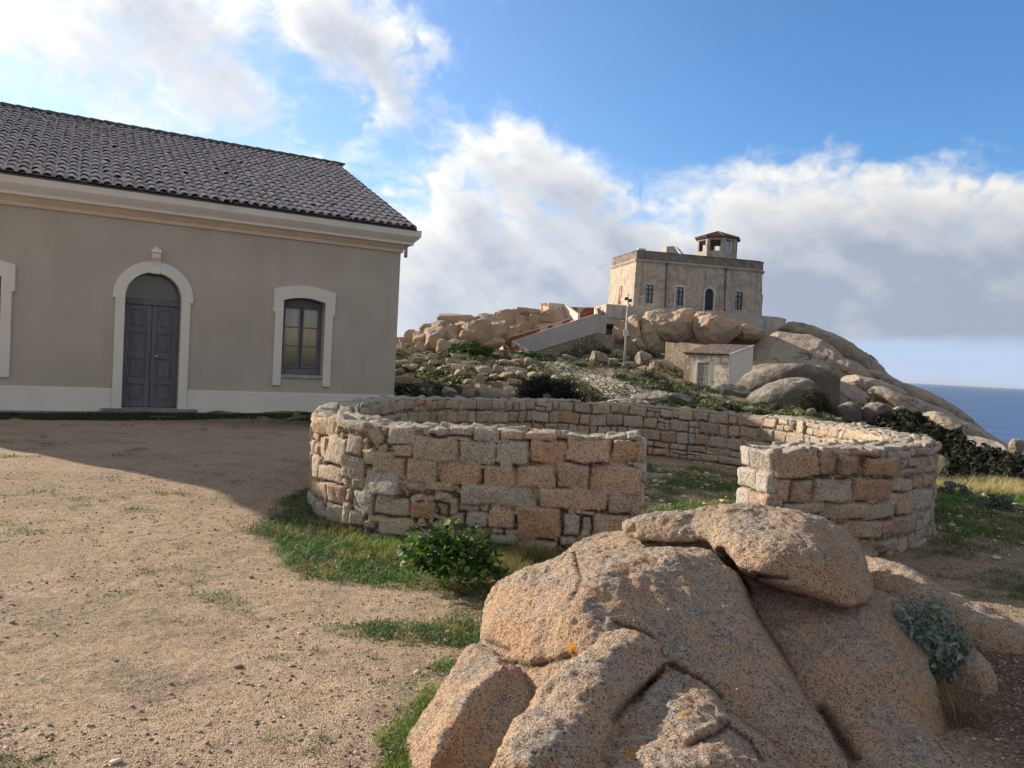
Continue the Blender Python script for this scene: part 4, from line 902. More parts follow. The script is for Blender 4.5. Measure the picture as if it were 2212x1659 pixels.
def trace_cracks():
    """cracks follow the rock face: find where each sight line meets it"""
    out = []
    for pts, r in (([(1560, 1192), (1606, 1255), (1640, 1330), (1680, 1392), (1735, 1478), (1790, 1560), (1850, 1652)], .022), ([(1104, 1428), (1150, 1440), (1200, 1428), (1250, 1412)], .009), ([(1445, 1436), (1500, 1466), (1550, 1500), (1598, 1545), (1661, 1588), (1722, 1645)], .012),
                   ([(1437, 1440), (1400, 1480), (1354, 1523), (1325, 1560)], .011), ([(1575, 1564), (1545, 1588), (1517, 1598), (1485, 1616)], .009), ([(1330, 1345), (1365, 1358), (1402, 1372), (1444, 1424)], .010), ([(1052, 1384), (1080, 1396), (1104, 1406)], .010),
                   ([(1240, 1190), (1255, 1250), (1235, 1300)], .006), ([(1700, 1250), (1650, 1246), (1600, 1236)], .010), ([(1560, 1560), (1620, 1600), (1650, 1650)], .006)):
        px = []
        for (x0, y0), (x1, y1) in zip(pts[:-1], pts[1:]):
            for t in np.linspace(0, 1, 7, endpoint=False): px.append((x0+(x1-x0)*t, y0+(y1-y0)*t))
        Y = np.arange(2.2, 5.6, .008); W = []
        for q in px:
            d = ray(*q); L_ = CAM+d*(Y/d[1])[:, None]; v = sd_rock_main(L_); k = np.nonzero(v < .0)[0]; W.append(L_[k[0]] if len(k) else None)
        for a_, b_ in zip(W[:-1], W[1:]):
            if a_ is not None and b_ is not None and np.linalg.norm(a_-b_) < .16: out.append((a_, b_, r))
    return out
CRACKS = trace_cracks()
build_rock('granite_outcrop', sd_rock_main, (-.7, 2.0, -.30), (2.5, 5.6, 1.0), .0125, 'large lumpy pink granite outcrop in the near foreground with an overhanging grey-topped slab', M['granite'], 3, .034, cracks=CRACKS)
def lowrocks(P):
    return sd_ell(P, (2.50, 4.95, .10), (.27, .52, .35), (0, 10, 16), 2.6)
build_rock('granite_boulder', lowrocks, (1.9, 4.0, -.3), (3.4, 5.9, .8), .02, 'rounded pink boulder just behind the right side of the foreground outcrop', M['granite'], 8, .04)
build_rock('granite_boulder', lambda P: smin(sd_ell(P, (3.05, 5.15, -.06), (.32, .34, .24), (0, 14, -20), 2.5), sd_ell(P, (3.3, 4.95, -.12), (.22, .22, .2)), .1), (2.4, 4.3, -.35), (3.9, 6.0, .5), .02, 'low pale pink rock with yellow lichen lying in the path at the right', M['granite'], 14, .04)
build_rock('granite_boulder', lambda P: sd_ell(P, (2.66, 4.32, -.12), (.14, .26, .25), (0, 0, 12), 2.4), (2.0, 3.5, -.4), (3.1, 4.9, .5), .018, 'small pink rock below the silver-leaved plant', M['granite'], 19, .03)
# ---------------------------------------------------------------- boulders of the headland
def cube_sphere(n):
    key = ('cs', n)
    if key in _cs: return _cs[key]
    t = np.tan(np.linspace(-math.pi/4, math.pi/4, n+1)); A, B = np.meshgrid(t, t, indexing='ij'); O = np.ones_like(A)
    P = []; F_ = []; gf = grid_faces(n+1, n+1); k = 0
    for f, flip in (((O, A, B), 0), ((-O, A, B), 1), ((A, O, B), 1), ((A, -O, B), 0), ((A, B, O), 0), ((A, B, -O), 1)):
        P.append(np.stack(f, -1).reshape(-1, 3)); F_.append((gf[:, ::-1] if flip else gf)+k); k += (n+1)**2
    P = np.vstack(P); P /= np.linalg.norm(P, axis=1, keepdims=True); F_ = np.vstack(F_)
    u, inv = np.unique(np.round(P, 5), axis=0, return_inverse=True); inv = inv.ravel(); _cs[key] = (u, inv[F_]); return _cs[key]
_cs = {}
def boulder(c, r, rot=(0, 0, 0), seed=1, mat='granite_far', label='granite boulder', group=None, n=20, amp=.16, facets=4, p=2.6, name='granite_boulder', cat='boulder'):
    D_, F_ = cube_sphere(n); rg = np.random.default_rng(seed); r = np.array(r, float)
    k = (np.abs(D_)**p).sum(1)**(-1/p); V = D_*k[:, None]
    for i in range(facets):
        nrm = rg.normal(size=3); nrm /= np.linalg.norm(nrm); d = rg.uniform(.62, .88); e = V@nrm-d; V = V-nrm*(np.maximum(e, 0)*.93)[:, None]
    s = rg.uniform(0, 50, 3); L = r/r.mean()
    V = V*(1+amp*fbm(D_*1.3*L+s, 4, seed)[:, None]-amp*.55*np.abs(fbm(D_*2.1*L+s+9, 3, seed+1))[:, None]*1.6)
    m_ = r.mean(); V = V+D_*(.018*fbm(D_*m_*2.4+s, 3, seed+2)/max(m_*.4, .25))[:, None]
    V = V*r@rotm(*rot).T
    o = link_mesh(name, V, F_[:, ::-1], M[mat], None, True); o.location = c; return tag(o, label, cat, group)
def bpx(cx, cy, w, h, depth, tilt=0, seed=1, dy=.8, **kw):
    """boulder that spans w x h pixels round (cx, cy) at a given distance"""
    c = at(cx, cy, depth); k = depth/FPX; return boulder(c, (w/2*k, (w+h)/4*k*dy, h/2*k), (0, tilt, rng.uniform(-15, 15)), seed, **kw)
Z4 = lambda x, y: (829.4+.2344*x, 639.4+.2344*y)
Z3 = lambda x, y: (1278.7+.25*x, 466.6+.25*y)
ZR_ = lambda x, y: (1555.2+.2969*x, 708.5+.2969*y)
ridge = [(165, 500, 100, 200, 0), (150, 405, 70, 50, 0), (240, 385, 95, 130, 8), (305, 395, 100, 130, -8), (345, 410, 120, 140, -12), (255, 510, 95, 90, 0), (345, 490, 90, 110, 0), (465, 420, 200, 250, 0), (540, 215, 80, 70, 0), (690, 225, 320, 110, 5), (520, 310, 190, 160, -10),
         (610, 330, 150, 120, 0), (600, 395, 120, 130, 0), (660, 460, 160, 130, 0), (730, 290, 210, 130, 0), (850, 340, 250, 190, -18), (850, 215, 100, 70, 0), (960, 220, 170, 100, 0), (960, 370, 270, 170, -22), (1120, 200, 250, 150, -12), (1320, 155, 200, 110, 5), (1090, 320, 130, 190, 12),
         (1270, 305, 140, 120, 0), (1370, 235, 130, 140, -15), (1190, 350, 140, 120, -10), (1560, 205, 290, 140, 0), (1450, 285, 190, 80, -8), (1060, 250, 150, 100, 0), (780, 390, 140, 120, 0), (420, 300, 140, 90, -20), (1000, 440, 200, 110, -10), (1460, 200, 130, 100, 0), (560, 470, 110, 120, 0), (1280, 220, 120, 90, 0), (100, 440, 90, 120, 0)]
for i, (x, y, w, h, tl) in enumerate(ridge):
    dpt = 64+(520-y)/390*15 if x < 900 else (87+(400-y)/60 if x > 1090 else 78+(520-y)/60); big = w > 180
    lab = 'weathered pink granite boulder in the jumbled ridge left of the brick stair'
    kw = dict(label=lab, group='boulders piled in the ridge left of the stair')
    if i == 7: kw = dict(label='tall wedge-shaped pale boulder standing at the front left of the ridge')
    if i == 9: kw = dict(label='long flat-topped boulder lying along the skyline of the ridge')
    if i == 18: kw = dict(label='large orange boulder resting against the foot of the left stair wall')
    if i == 25: kw = dict(label='wide smooth boulder under the upper white parapet of the stair')
    if i == 22: kw = dict(label='small round egg-shaped boulder above the middle of the stair')
    bpx(*Z4(x, y), w*.2344*1.28, h*.2344*1.2, dpt, tl, 100+i, n=26 if big else 18, amp=.12, facets=10, p=3.6, **kw)
mid = [(700, 725, 90, 130, 10), (760, 675, 70, 90, 0), (850, 665, 90, 50, 0), (930, 700, 170, 110, 12), (1060, 685, 95, 95, 0), (1150, 620, 170, 60, 0), (1200, 690, 210, 80, -4), (1020, 755, 95, 75, 0), (1130, 740, 130, 70, -10), (885, 775, 90, 85, 8), (770, 805, 100, 65, 0), (800, 735, 70, 60, 0), (1385, 735, 130, 65, 0), (1230, 800, 160, 60, 5), (180, 795, 210, 110, -8), (315, 815, 100, 95, 15), (135, 705, 80, 75, 0), (240, 655, 150, 50, -6),
       (430, 880, 80, 80, 0), (350, 880, 70, 55, 0), (590, 890, 160, 95, 0), (760, 865, 150, 85, -5), (900, 845, 120, 60, 0), (1045, 840, 115, 95, 0), (300, 590, 140, 50, 0), (450, 620, 110, 60, 0), (640, 600, 120, 50, 0), (1230, 610, 120, 60, 0), (700, 560, 150, 50, 0), (460, 560, 100, 50, 0), (180, 610, 130, 50, 0), (840, 620, 100, 40, 0), (560, 660, 80, 40, 0), (350, 700, 90, 40, 0)]
for i, (x, y, w, h, tl) in enumerate(mid):
    px, py = Z4(x, y); hp = hit(px, py+h*.2344*.42, 15); dpt = hp[1] if hp is not None else 50
    if y > 830: dpt = min(dpt, 32)
    bpx(px, py, w*.2344*1.12, h*.2344*1.2, dpt, tl, 200+i, n=16, amp=.10, facets=9, p=3.8,
        label='pale angular granite block lying in the scrub between the house corner and the path', group='granite blocks scattered below the ridge')
bpx(*Z4(950, 925), 108, 40, 24, 0, 31, dy=1.2, mat='granite_smooth', label='low smooth grey hump of rock just over the far side of the ring wall', amp=.06, facets=1, n=22)
LL = [(360, 1050, 150, 340, 0, 'tall grey column of rock behind the lamp post under the terrace corner'), (520, 1040, 250, 340, 0, 'broad grey boulder with sunlit scalloped edges under the terrace'), (660, 950, 420, 260, 5, 'large domed boulder with pale drip-like ledges below the old lighthouse'),
      (830, 845, 170, 90, 0, 'small sunlit knob of rock against the terrace wall'), (905, 965, 150, 270, 24, 'dark leaning slab of rock between the two big boulders'), (1090, 985, 380, 255, 0, 'big sunlit orange boulder directly above the tiled hut'), (1000, 865, 290, 100, -6, 'long flat boulder tucked under the terrace wall'),
      (1375, 1005, 270, 150, 0, 'grey rounded boulder at the right foot of the terrace wall'), (250, 1010, 140, 190, 0, 'rounded grey rock below the left corner of the terrace')]
for i, (x, y, w, h, tl, lb) in enumerate(LL):
    bpx(*Z3(x, y), w*.25*1.12, h*.25*1.1, 86+(i in (3, 6, 9))*2-(i == 5)*2.0, tl, 305+i, label=lb, n=44, amp=.20 if i in (1, 2) else .13, facets=5, p=2.5, dy=1.0)
low = [(60, 1235, 150, 100, 20), (450, 1235, 130, 115, 0), (230, 1195, 110, 75, 0), (620, 1295, 160, 95, 0), (180, 1255, 90, 50, 0), (560, 1290, 70, 70, 0), (-120, 1180, 120, 60, 0), (330, 1290, 120, 50, 0), (740, 1320, 120, 80, 0), (-200, 1230, 120, 50, 10), (400, 1130, 120, 120, 0)]
for i, (x, y, w, h, tl) in enumerate(low):
    px, py = Z3(x, y); hp = hit(px, py+h*.11, 40); bpx(px, py, w*.25*1.1, h*.25*1.2, min(hp[1] if hp is not None else 72, 82), tl, 340+i, n=18, facets=6, p=3, amp=.12, mat='granite_smooth',
        label='grey rock fallen in the shade at the foot of the terrace boulders', group='fallen rocks below the terrace')
# the smooth slope that runs down to the sea
RR = [((1705, 815), 225, 178, 82, 12, 'huge smooth dome of rock behind the white hut'), ((1804, 776), 262, 60, 92, 29, 'long smooth rib of rock descending from the terrace along the skyline'), ((1760, 800), 230, 90, 86, 30, 'smooth grey slab of rock below the skyline rib'),
      ((1822, 822), 110, 82, 78, 22, 'grey rock face split by dark cracks above the shrub'), ((1872, 866), 190, 92, 72, 14, 'rounded grey dome of rock halfway down the slope'), ((1915, 850), 150, 56, 82, 32, 'narrow sloping rock on the skyline beside the first sea view'),
      ((1975, 905), 250, 84, 70, 24, 'long pale slope of bare granite above the dark hedge'), ((2030, 905), 240, 60, 78, 33, 'far rib of granite sloping to the sea'), ((2090, 965), 260, 84, 62, 26, 'lowest smooth granite slope ending at the water'), ((2165, 1010), 190, 80, 56, 28, 'granite toe at the bottom of the slope by the sea'),
      ((1760, 862), 170, 100, 74, 18, 'smooth flank of rock to the right of the hut'), ((1800, 865), 160, 80, 66, 14, 'smooth flank of grey rock above the dark shrub')]
for i, ((cx, cy), w, h, dpt, tl, lb) in enumerate(RR):
    bpx(cx, cy, w*1.05, h*1.1, dpt, tl, 400+i*3, mat='granite_smooth', label=lb, n=60, amp=.09, facets=2, p=2.3, dy=1.1, name='granite_slab', cat='rock')
for i, (x, y, w, h, dp) in enumerate(((1370, 512, 70, 50, 80), (1448, 517, 26, 55, 80))): bpx(*ZR_(x, y), w*.2969, h*.2969, dp, 0, 450+i, label=('squat knob of rock on the skyline above the sea', 'thin upright stub of rock on the skyline above the sea')[i], n=12)
for i, (cx, cy, w, h, dp, mt, lb) in enumerate(((1837, 905, 64, 64, 36, 'granite_dark', 'left of two dark boulders showing above the ring wall beside the hedge'), (1896, 908, 64, 66, 36, 'granite_dark', 'right of two dark boulders showing above the ring wall beside the hedge'),
        (1938, 903, 36, 46, 40, 'granite_smooth', 'pale sunlit boulder left of its grey neighbour above the dark hedge'), (1967, 906, 40, 42, 41, 'granite_smooth', 'grey boulder with a bright lit edge above the dark hedge'),
        (1556, 862, 56, 60, 43, 'granite_dark', 'small dark boulder at the hut corner, left of a pair'), (1577, 866, 84, 66, 41, 'granite_dark', 'rounded dark boulder in front of the white hut, right of a pair'),
        (1408, 868, 86, 50, 33, 'granite_smooth', 'broad low grey rock beside the end of the path'), (1466, 872, 66, 44, 33, 'granite_dark', 'dark low rock right of the path above the ring wall'),
        (1700, 850, 190, 128, 50, 'granite_dark', 'large dark pointed boulder right of the hut'), (1672, 880, 190, 84, 40, 'granite_dark', 'long dark boulder partly under the black shrub'), (2196, 965, 26, 30, 34, 'granite_smooth', 'small rock at the right edge in front of the sea'))):
    bpx(cx, cy, w*1.1, h*1.12, dp, -30 if i == 9 else (-12 if i == 8 else 0), 470+i, mat=mt, label=lb, n=30, facets=3, amp=.10)
# ---------------------------------------------------------------- old lighthouse house on the rocks
def f_oldwall(N, b, o):
    n = N.noise(o, .55, 7, .62, 1.0); p = N.noise(o, 1.6, 7, .7, .6); s = N.noise(N.vec('MULTIPLY', o, (2.2, 2.2, .22)), .9, 6, .6)
    c = N.mix(N.mapr(n, .40, .58), (.33, .30, .265), (.46, .40, .32))
    c = N.mix(N.mapr(p, .515, .545, 0, .75), c, (.54, .48, .395)); c = N.mix(N.mapr(p, .40, .37, 0, .7), c, (.23, .225, .22))
    c = N.mix(N.mapr(s, .52, .72, 0, .55), c, (.15, .145, .14)); c = N.mix(N.mapr(N.noise(o, 9, 5, .7), .5, .8, 0, .4), c, (.17, .155, .135))
    N.l.new(c, b.inputs['Base Color']); bump(N, b, N.math('ADD', p, N.noise(o, 8, 4)), .6, .06)
M['oldwall'] = material('peeling_old_render', f_oldwall, .95, .1)
M['parapet'] = plain('dark_weathered_parapet', (.20, .18, .16), .95, .35, 1.5, .1)
def f_terrace(N, b, o):
    n = N.noise(o, .7, 6, .65); s = N.noise(N.vec('MULTIPLY', o, (1.6, 1.6, .3)), 1.1, 6, .6)
    c = N.mix(N.mapr(n, .35, .65), (.42, .40, .375), (.53, .50, .46)); c = N.mix(N.mapr(s, .52, .7, 0, .5), c, (.14, .135, .13)); N.l.new(c, b.inputs['Base Color'])
M['terrace'] = material('stained_cement_terrace', f_terrace, .95, .1)
def f_white(N, b, o):
    n = N.noise(o, 1.1, 6, .65, .4); c = N.mix(N.mapr(n, .35, .6), (.52, .49, .44), (.64, .60, .53)); c = N.mix(N.mapr(N.noise(o, 3, 5, .7), .58, .72, 0, .6), c, (.36, .31, .26)); N.l.new(c, b.inputs['Base Color'])
M['oldwhite'] = material('flaking_white_render', f_white, .95, .1)
def f_stairgrey(N, b, o):
    n = N.noise(o, .8, 6, .65); c = N.mix(N.mapr(n, .35, .65), (.36, .36, .35), (.47, .46, .44)); c = N.mix(N.mapr(N.noise(o, 2.4, 6, .7), .55, .7, 0, .4), c, (.24, .23, .22)); N.l.new(c, b.inputs['Base Color'])
M['stairgrey'] = material('grey_stair_render', f_stairgrey, .95, .1)
def f_brickpeel(N, b, o):
    br = N.new('ShaderNodeTexBrick'); N.l.new(N.comb(N.math('ADD', N.new('ShaderNodeSeparateXYZ').outputs[0], 0), 0, 0), br.inputs[0]) if False else None
    sx = N.new('ShaderNodeSeparateXYZ'); N.l.new(o, sx.inputs[0]); N.l.new(N.comb(N.math('ADD', sx.outputs[0], sx.outputs[1]), sx.outputs[2], 0), br.inputs[0])
    br.inputs['Color1'].default_value = (.36, .125, .06, 1); br.inputs['Color2'].default_value = (.27, .09, .05, 1); br.inputs['Mortar'].default_value = (.40, .33, .26, 1)
    br.inputs['Scale'].default_value = 1; br.inputs['Brick Width'].default_value = .32; br.inputs['Row Height'].default_value = .13; br.inputs['Mortar Size'].default_value = .014
    k = N.noise(o, .75, 5, .6, .8); c = N.mix(N.mapr(k, .50, .515), (.58, .53, .46), br.outputs[0]); N.l.new(c, b.inputs['Base Color'])
M['brickpeel'] = material('white_render_over_red_brick', f_brickpeel, .95, .1)
def f_brick(N, b, o):
    n = N.noise(o, 3, 5, .65); c = N.mix(N.mapr(n, .35, .65), (.30, .105, .055), (.19, .07, .045)); c = N.mix(N.mapr(N.noise(o, .9, 4), .57, .6, 0, .8), c, (.50, .42, .34)); N.l.new(c, b.inputs['Base Color'])
M['brick'] = material('bare_red_brick', f_brick, .95, .1)
M['ironblack'] = plain('dark_green_black_joinery', (.035, .042, .05), .6, .3, 4)
M['greenpipe'] = plain('green_drainpipe', (.06, .085, .075), .6, .2, 3)
M['win_sky'] = plain('pale_reflecting_pane', (.30, .36, .45), .08, .15, 2, .9)
LA = R(13.5); LZ = 8.6; LC = at(1367, 660, 92.); LO = np.array([LC[0], LC[1], LZ]); LDv = np.array([math.cos(LA), math.sin(LA)]); LL_ = 18.6; LDEP = 8.6
def lx(px, py=620):
    d = ray(px, py)[:2]; o = LO[:2]; N_ = np.array([-LDv[1], LDv[0]]); k = (o@N_)/(d@N_); return float((d*k-o)@LDv)
def taper(v): x, y, z = v; return (x+.036*z*(1 if x < LL_/2 else -1)*(1 if (x < .02 or x > LL_-2.6) else 0)*(1), y+.036*z, z)
def build_lighthouse():
    b = empty('lighthouse_building', LO, LA, 'old square building of peeling grey render with octagonal lantern room on top of the rocks', 'building')
    wins = [(lx(1403.5), .50, .95, 3.20, .0), (lx(1470), .50, .95, 3.20, .0), (lx(1598.5), .50, .95, 3.20, .0)]; door = (lx(1534), .58, .30, 2.75, .58)
    Rr = 2.6
    mb = MB(); strip_wall(mb, 0, LL_-Rr, -2, 5.9, wins+[door], .35)
    arc = [(LL_-Rr+Rr*math.sin(q*math.pi/2/10), Rr-Rr*math.cos(q*math.pi/2/10)) for q in range(11)]
    for (a, c), (a2, c2) in zip(arc[:-1], arc[1:]): mb.add([(a, c, -2), (a2, c2, -2), (a2, c2, 5.9), (a, c, 5.9)], [(0, 1, 2, 3)])
    mb.add([(LL_, Rr, -2), (LL_, LDEP, -2), (LL_, LDEP, 5.9), (LL_, Rr, 5.9)], [(0, 1, 2, 3)]); mb.add([(LL_, LDEP, -2), (0, LDEP, -2), (0, LDEP, 5.9), (LL_, LDEP, 5.9)], [(0, 1, 2, 3)])
    # left side wall with its one window
    sub = MB(); strip_wall(sub, 0, LDEP, -2, 5.9, [(LDEP-4.4, .55, .95, 3.3, 0)], .35); mb.add([(y, LDEP-x, z) for x, y, z in sub.v], sub.f)
    mb.v = [taper(v) for v in mb.v]; mb.build('wall', M['oldwall'], b)
    MB().box(.7, LL_-3, .7, LDEP-.7, -1, 5.7).build('inner_room', M['dark'], b)
    outl = [(0, LDEP), (0, 0)]+arc+[(LL_, LDEP)]
    def shrink(o, pts):      # offset of the outline, outward positive
        cx, cy = LL_/2, LDEP/2; return [((x+(o if x > cx else -o) if (x < .1 or x > LL_-.1) else x+o*((x-(LL_-Rr))/Rr if x > LL_-Rr else 0)), (y-o if y < .1 else (y+o if y > LDEP-.1 else y-o*max(0, (Rr-y)/Rr)))) for x, y in pts]
    def band(offs, name, mat):
        V = []; F_ = []; n = len(outl)
        for o, z in offs: V += [(x, y, z) for x, y in shrink(o-.21, outl)]
        for i in range(len(offs)-1):
            F_ += [(i*n+k, i*n+(k+1) % n, (i+1)*n+(k+1) % n, (i+1)*n+k) for k in range(n)]
        return MB().add(V, F_).build(name, mat, b)
    band([(-.02, 5.86), (.10, 5.88), (.14, 5.98), (.22, 6.02), (.22, 6.16), (.10, 6.22), (-.05, 6.23)], 'cornice', M['oldwall'])
    band([(-.0, 6.2), (-.03, 7.18), (.03, 7.2), (.03, 7.3), (-.30, 7.3), (-.30, 6.2)], 'parapet', M['parapet'])
    MB().add([(x, y, 6.25) for x, y in shrink(-.3, outl)], [tuple(range(len(outl)))]).build('roof_deck', M['terrace'], b)
    for i, (wx, hw, z0, zs, _) in enumerate(wins):
        y = .22+.036*2; f = MB(); f.box(wx-hw, wx-hw+.07, y-.04, y+.04, z0, zs); f.box(wx+hw-.07, wx+hw, y-.04, y+.04, z0, zs); f.box(wx-hw, wx+hw, y-.04, y+.04, zs-.07, zs); f.box(wx-.04, wx+.04, y-.045, y+.045, z0, zs)
        for z in (z0+.5, z0+1.1, z0+1.7): f.box(wx-hw, wx+hw, y-.035, y+.035, z, z+.05)
        wf = f.build('window', M['ironblack'], b)
        MB().box(wx-hw+.05, wx+hw-.05, y+.045, y+.06, z0, zs-.05).build('pane', M['win_sky'], wf)
        g = MB()
        for q in range(5): g.tube([(wx-hw+.1+q*.2, .02+.036*z0, z0+.05), (wx-hw+.1+q*.2, .02+.036*zs, zs-.4)], .018, 5)
        for z in (z0+.2, zs-.6): g.tube([(wx-hw, .02+.036*z, z), (wx+hw, .02+.036*z, z)], .02, 5)
        g.build('window_grille', M['ironblack'], wf)
        if i == 1:
            s = MB(); s.box(wx-hw-.22, wx-hw-.005, -.06, .2, z0-.1, zs+.22); s.box(wx+hw+.005, wx+hw+.2, -.06, .2, z0-.1, zs+.22); s.box(wx-hw-.004, wx+hw+.004, -.06, .2, zs+.01, zs+.22)
            s.v = [taper(v) for v in s.v]; s.build('window_surround', M['oldwhite'], wf)
    MB().box(.16, .30, 3.8, 5.0, .9, 3.3).build('window', M['brick'], b)
    f = MB(); f.prism([(LL_-Rr+r_*math.sin(R(t_))-.09, Rr-r_*math.cos(R(t_))+.07) for r_, t_ in ((2.64, 50), (2.64, 58), (2.64, 66), (2.64, 74), (2.3, 74), (2.3, 66), (2.3, 58), (2.3, 50))], 'z', .95, 3.2); f.build('window', M['ironblack'], b)
    dx = door[0]; n = 12
    o_ = [(dx-.80, .3), (dx-.80, 2.75)]+[(dx-.80*math.cos(math.pi*k/n), 2.75+.80*math.sin(math.pi*k/n)) for k in range(1, n)]+[(dx+.80, 2.75), (dx+.80, .3)]
    i_ = [(dx-.58, .3), (dx-.58, 2.75)]+[(dx-.58*math.cos(math.pi*k/n), 2.75+.58*math.sin(math.pi*k/n)) for k in range(1, n)]+[(dx+.58, 2.75), (dx+.58, .3)]
    s = MB(); s.ring(o_, i_, 'y', -.05, .06); s.v = [taper(v) for v in s.v]; s.build('door_surround', M['oldwhite'], b)
    d = MB(); d.prism(i_, 'y', .30, .36); 
    for q in range(9): d.box(dx-.55, dx+.55, .27, .299, .5+q*.27, .5+q*.27+.2)
    d.build('door', M['ironblack'], b)
    for px in (1438.5, 1567.5):
        p = MB(); x = lx(px); p.tube([(x, -.08+.036*.0, 0), (x, -.08+.036*5.9, 5.8)], .07, 8); p.tube([(x, -.16+.2, 5.7), (x, -.12+.2, 5.95)], [.14, .2], 8); p.build('drainpipe', M['greenpipe'], b)
    # stair head on the roof and a small chimney
    sx = lx(1478, 545)+.2; k = MB(); k.prism([(sx-.9, 6.3), (sx+1.6, 6.3), (sx+1.4, 7.0), (sx+.1, 8.75), (sx-.9, 8.6)], 'y', 3.6, 5.2); sh = k.build('stair_head', M['oldwall'], b)
    tile_roof('stair_head_roof', 2.0, 2.6, sh, slope_matrix((sx+1.7, 2.6, 6.7), (.6, .8, 0), (-1.3, 1.0, 1.9)), pitch=.21, rows=8, seed=8, cols=((.28, .12, .08), (.22, .10, .08), (.17, .10, .09)))
    cx_ = lx(1396, 545); MB().box(cx_-.35, cx_+.6, 1.6, 2.2, 6.2, 7.75).build('chimney', M['oldwhite'], b)
    # lantern room
    lc = at(1549, 540, 98.6); dxy = lc[:2]-LO[:2]; N_ = np.array([-LDv[1], LDv[0]]); ox, oy = float(dxy@LDv), float(dxy@N_)
    e = empty('lantern_room', (ox, oy, 0)); e.parent = b
    Rc = 2.62; side = 2*Rc*math.sin(math.pi/8); ap = Rc*math.cos(math.pi/8); w = MB()
    for q in range(8):
        a = math.pi/4*q+R(11); s = MB(); strip_wall(s, -side/2, side/2, 5.8, 10.0, [(0, .64, 8.35, 9.72, 0)], .22)
        ca, sa = math.cos(a), math.sin(a); w.add([(x*ca-(y-ap)*sa, x*sa+(y-ap)*ca, z) for x, y, z in s.v], s.f)
        s2 = MB(); s2.add([(-side/2+.09, .22, 5.8), (side/2-.09, .22, 5.8), (side/2-.09, .22, 8.35), (-side/2+.09, .22, 8.35)], [(0, 3, 2, 1)]); w.add([(x*ca-(y-ap)*sa, x*sa+(y-ap)*ca, z) for x, y, z in s2.v], s2.f)
    w.build('lantern_wall', M['oldwall'], e)
    for q in range(8):
        a = math.pi/4*q+R(11); ca, sa = math.cos(a), math.sin(a); f = MB(); y = .1
        f.box(-.64, -.58, y, y+.05, 8.35, 9.72); f.box(.58, .64, y, y+.05, 8.35, 9.72); f.box(-.58, .58, y, y+.05, 9.64, 9.72); f.box(-.03, .03, y, y+.05, 8.35, 9.64)
        f.v = [(x*ca-(yy-ap)*sa, x*sa+(yy-ap)*ca, z) for x, yy, z in f.v]; wf = f.build('window_frame', M['ironblack'], e)
        if q == 0: p_ = MB().box(-.57, .57, .12, .13, 8.37, 9.63); p_.v = [(x*ca-(yy-ap)*sa, x*sa+(yy-ap)*ca, z) for x, yy, z in p_.v]; p_.build('pane', M['win_sky'], e)
    r = MB(); n8 = [((Rc+.28)*math.sin(math.pi/4*(q+.5)+R(11)), -(Rc+.28)*math.cos(math.pi/4*(q+.5)+R(11))) for q in range(8)]
    r.add([(x, y, 9.98) for x, y in n8]+[(x, y, 10.05) for x, y in n8]+[(0, 0, 11.05)], [tuple(range(8))[::-1]]+[(q, (q+1) % 8, 8+(q+1) % 8, 8+q) for q in range(8)]+[(8+q, 8+(q+1) % 8, 16) for q in range(8)])
    rr = r.build('lantern_roof', M['tile_under'], e)
    tb = MB(); rg = np.random.default_rng(3)
    for q in range(8):
        a0, a1 = np.array(n8[q]), np.array(n8[(q+1) % 8]); m_ = 10
        for j in range(m_):
            f0 = (j+.5)/m_; p0 = a0*(1-f0)+a1*f0; tmax = 1-abs(2*f0-1)*.92; pc = (a0+a1)/2; dirv = -pc; p1 = p0+dirv*tmax
            z0, z1 = 10.10, 10.10+1.0*tmax; tb.tube([(p0[0]*1.02, p0[1]*1.02, z0), (p1[0], p1[1], z1)], [.095, .07], 6)
        tb.tube([(a0[0]*1.02, a0[1]*1.02, 10.13), (0, 0, 11.15)], [.12, .10], 6)
    tb.build('roof_tiles', M['redtile'], rr, True)
    return b
M['redtile'] = plain('red_brown_clay_tile', (.15, .09, .072), .9, .45, 2.2, .15)
build_lighthouse()
def wall_path(pts, z0s, z1s, th, mb):
    """upright wall along plan points, thickness to the left of travel"""
    P = [np.array(p, float) for p in pts]; n = len(P); off = []
    for i in range(n):
        d = (P[min(i+1, n-1)]-P[max(i-1, 0)]); d /= np.linalg.norm(d); off.append(P[i]+np.array([-d[1], d[0]])*th)
    V = []
    for i in range(n): V += [(*P[i], z0s[i]), (*off[i], z0s[i]), (*off[i], z1s[i]), (*P[i], z1s[i])]
    F_ = [(0, 1, 2, 3), tuple(4*(n-1)+k for k in (3, 2, 1, 0))]
    for i in range(n-1):
        for k in range(4): F_.append((4*i+k, 4*(i+1)+k, 4*(i+1)+(k+1) % 4, 4*i+(k+1) % 4))
    mb.add(V, F_)
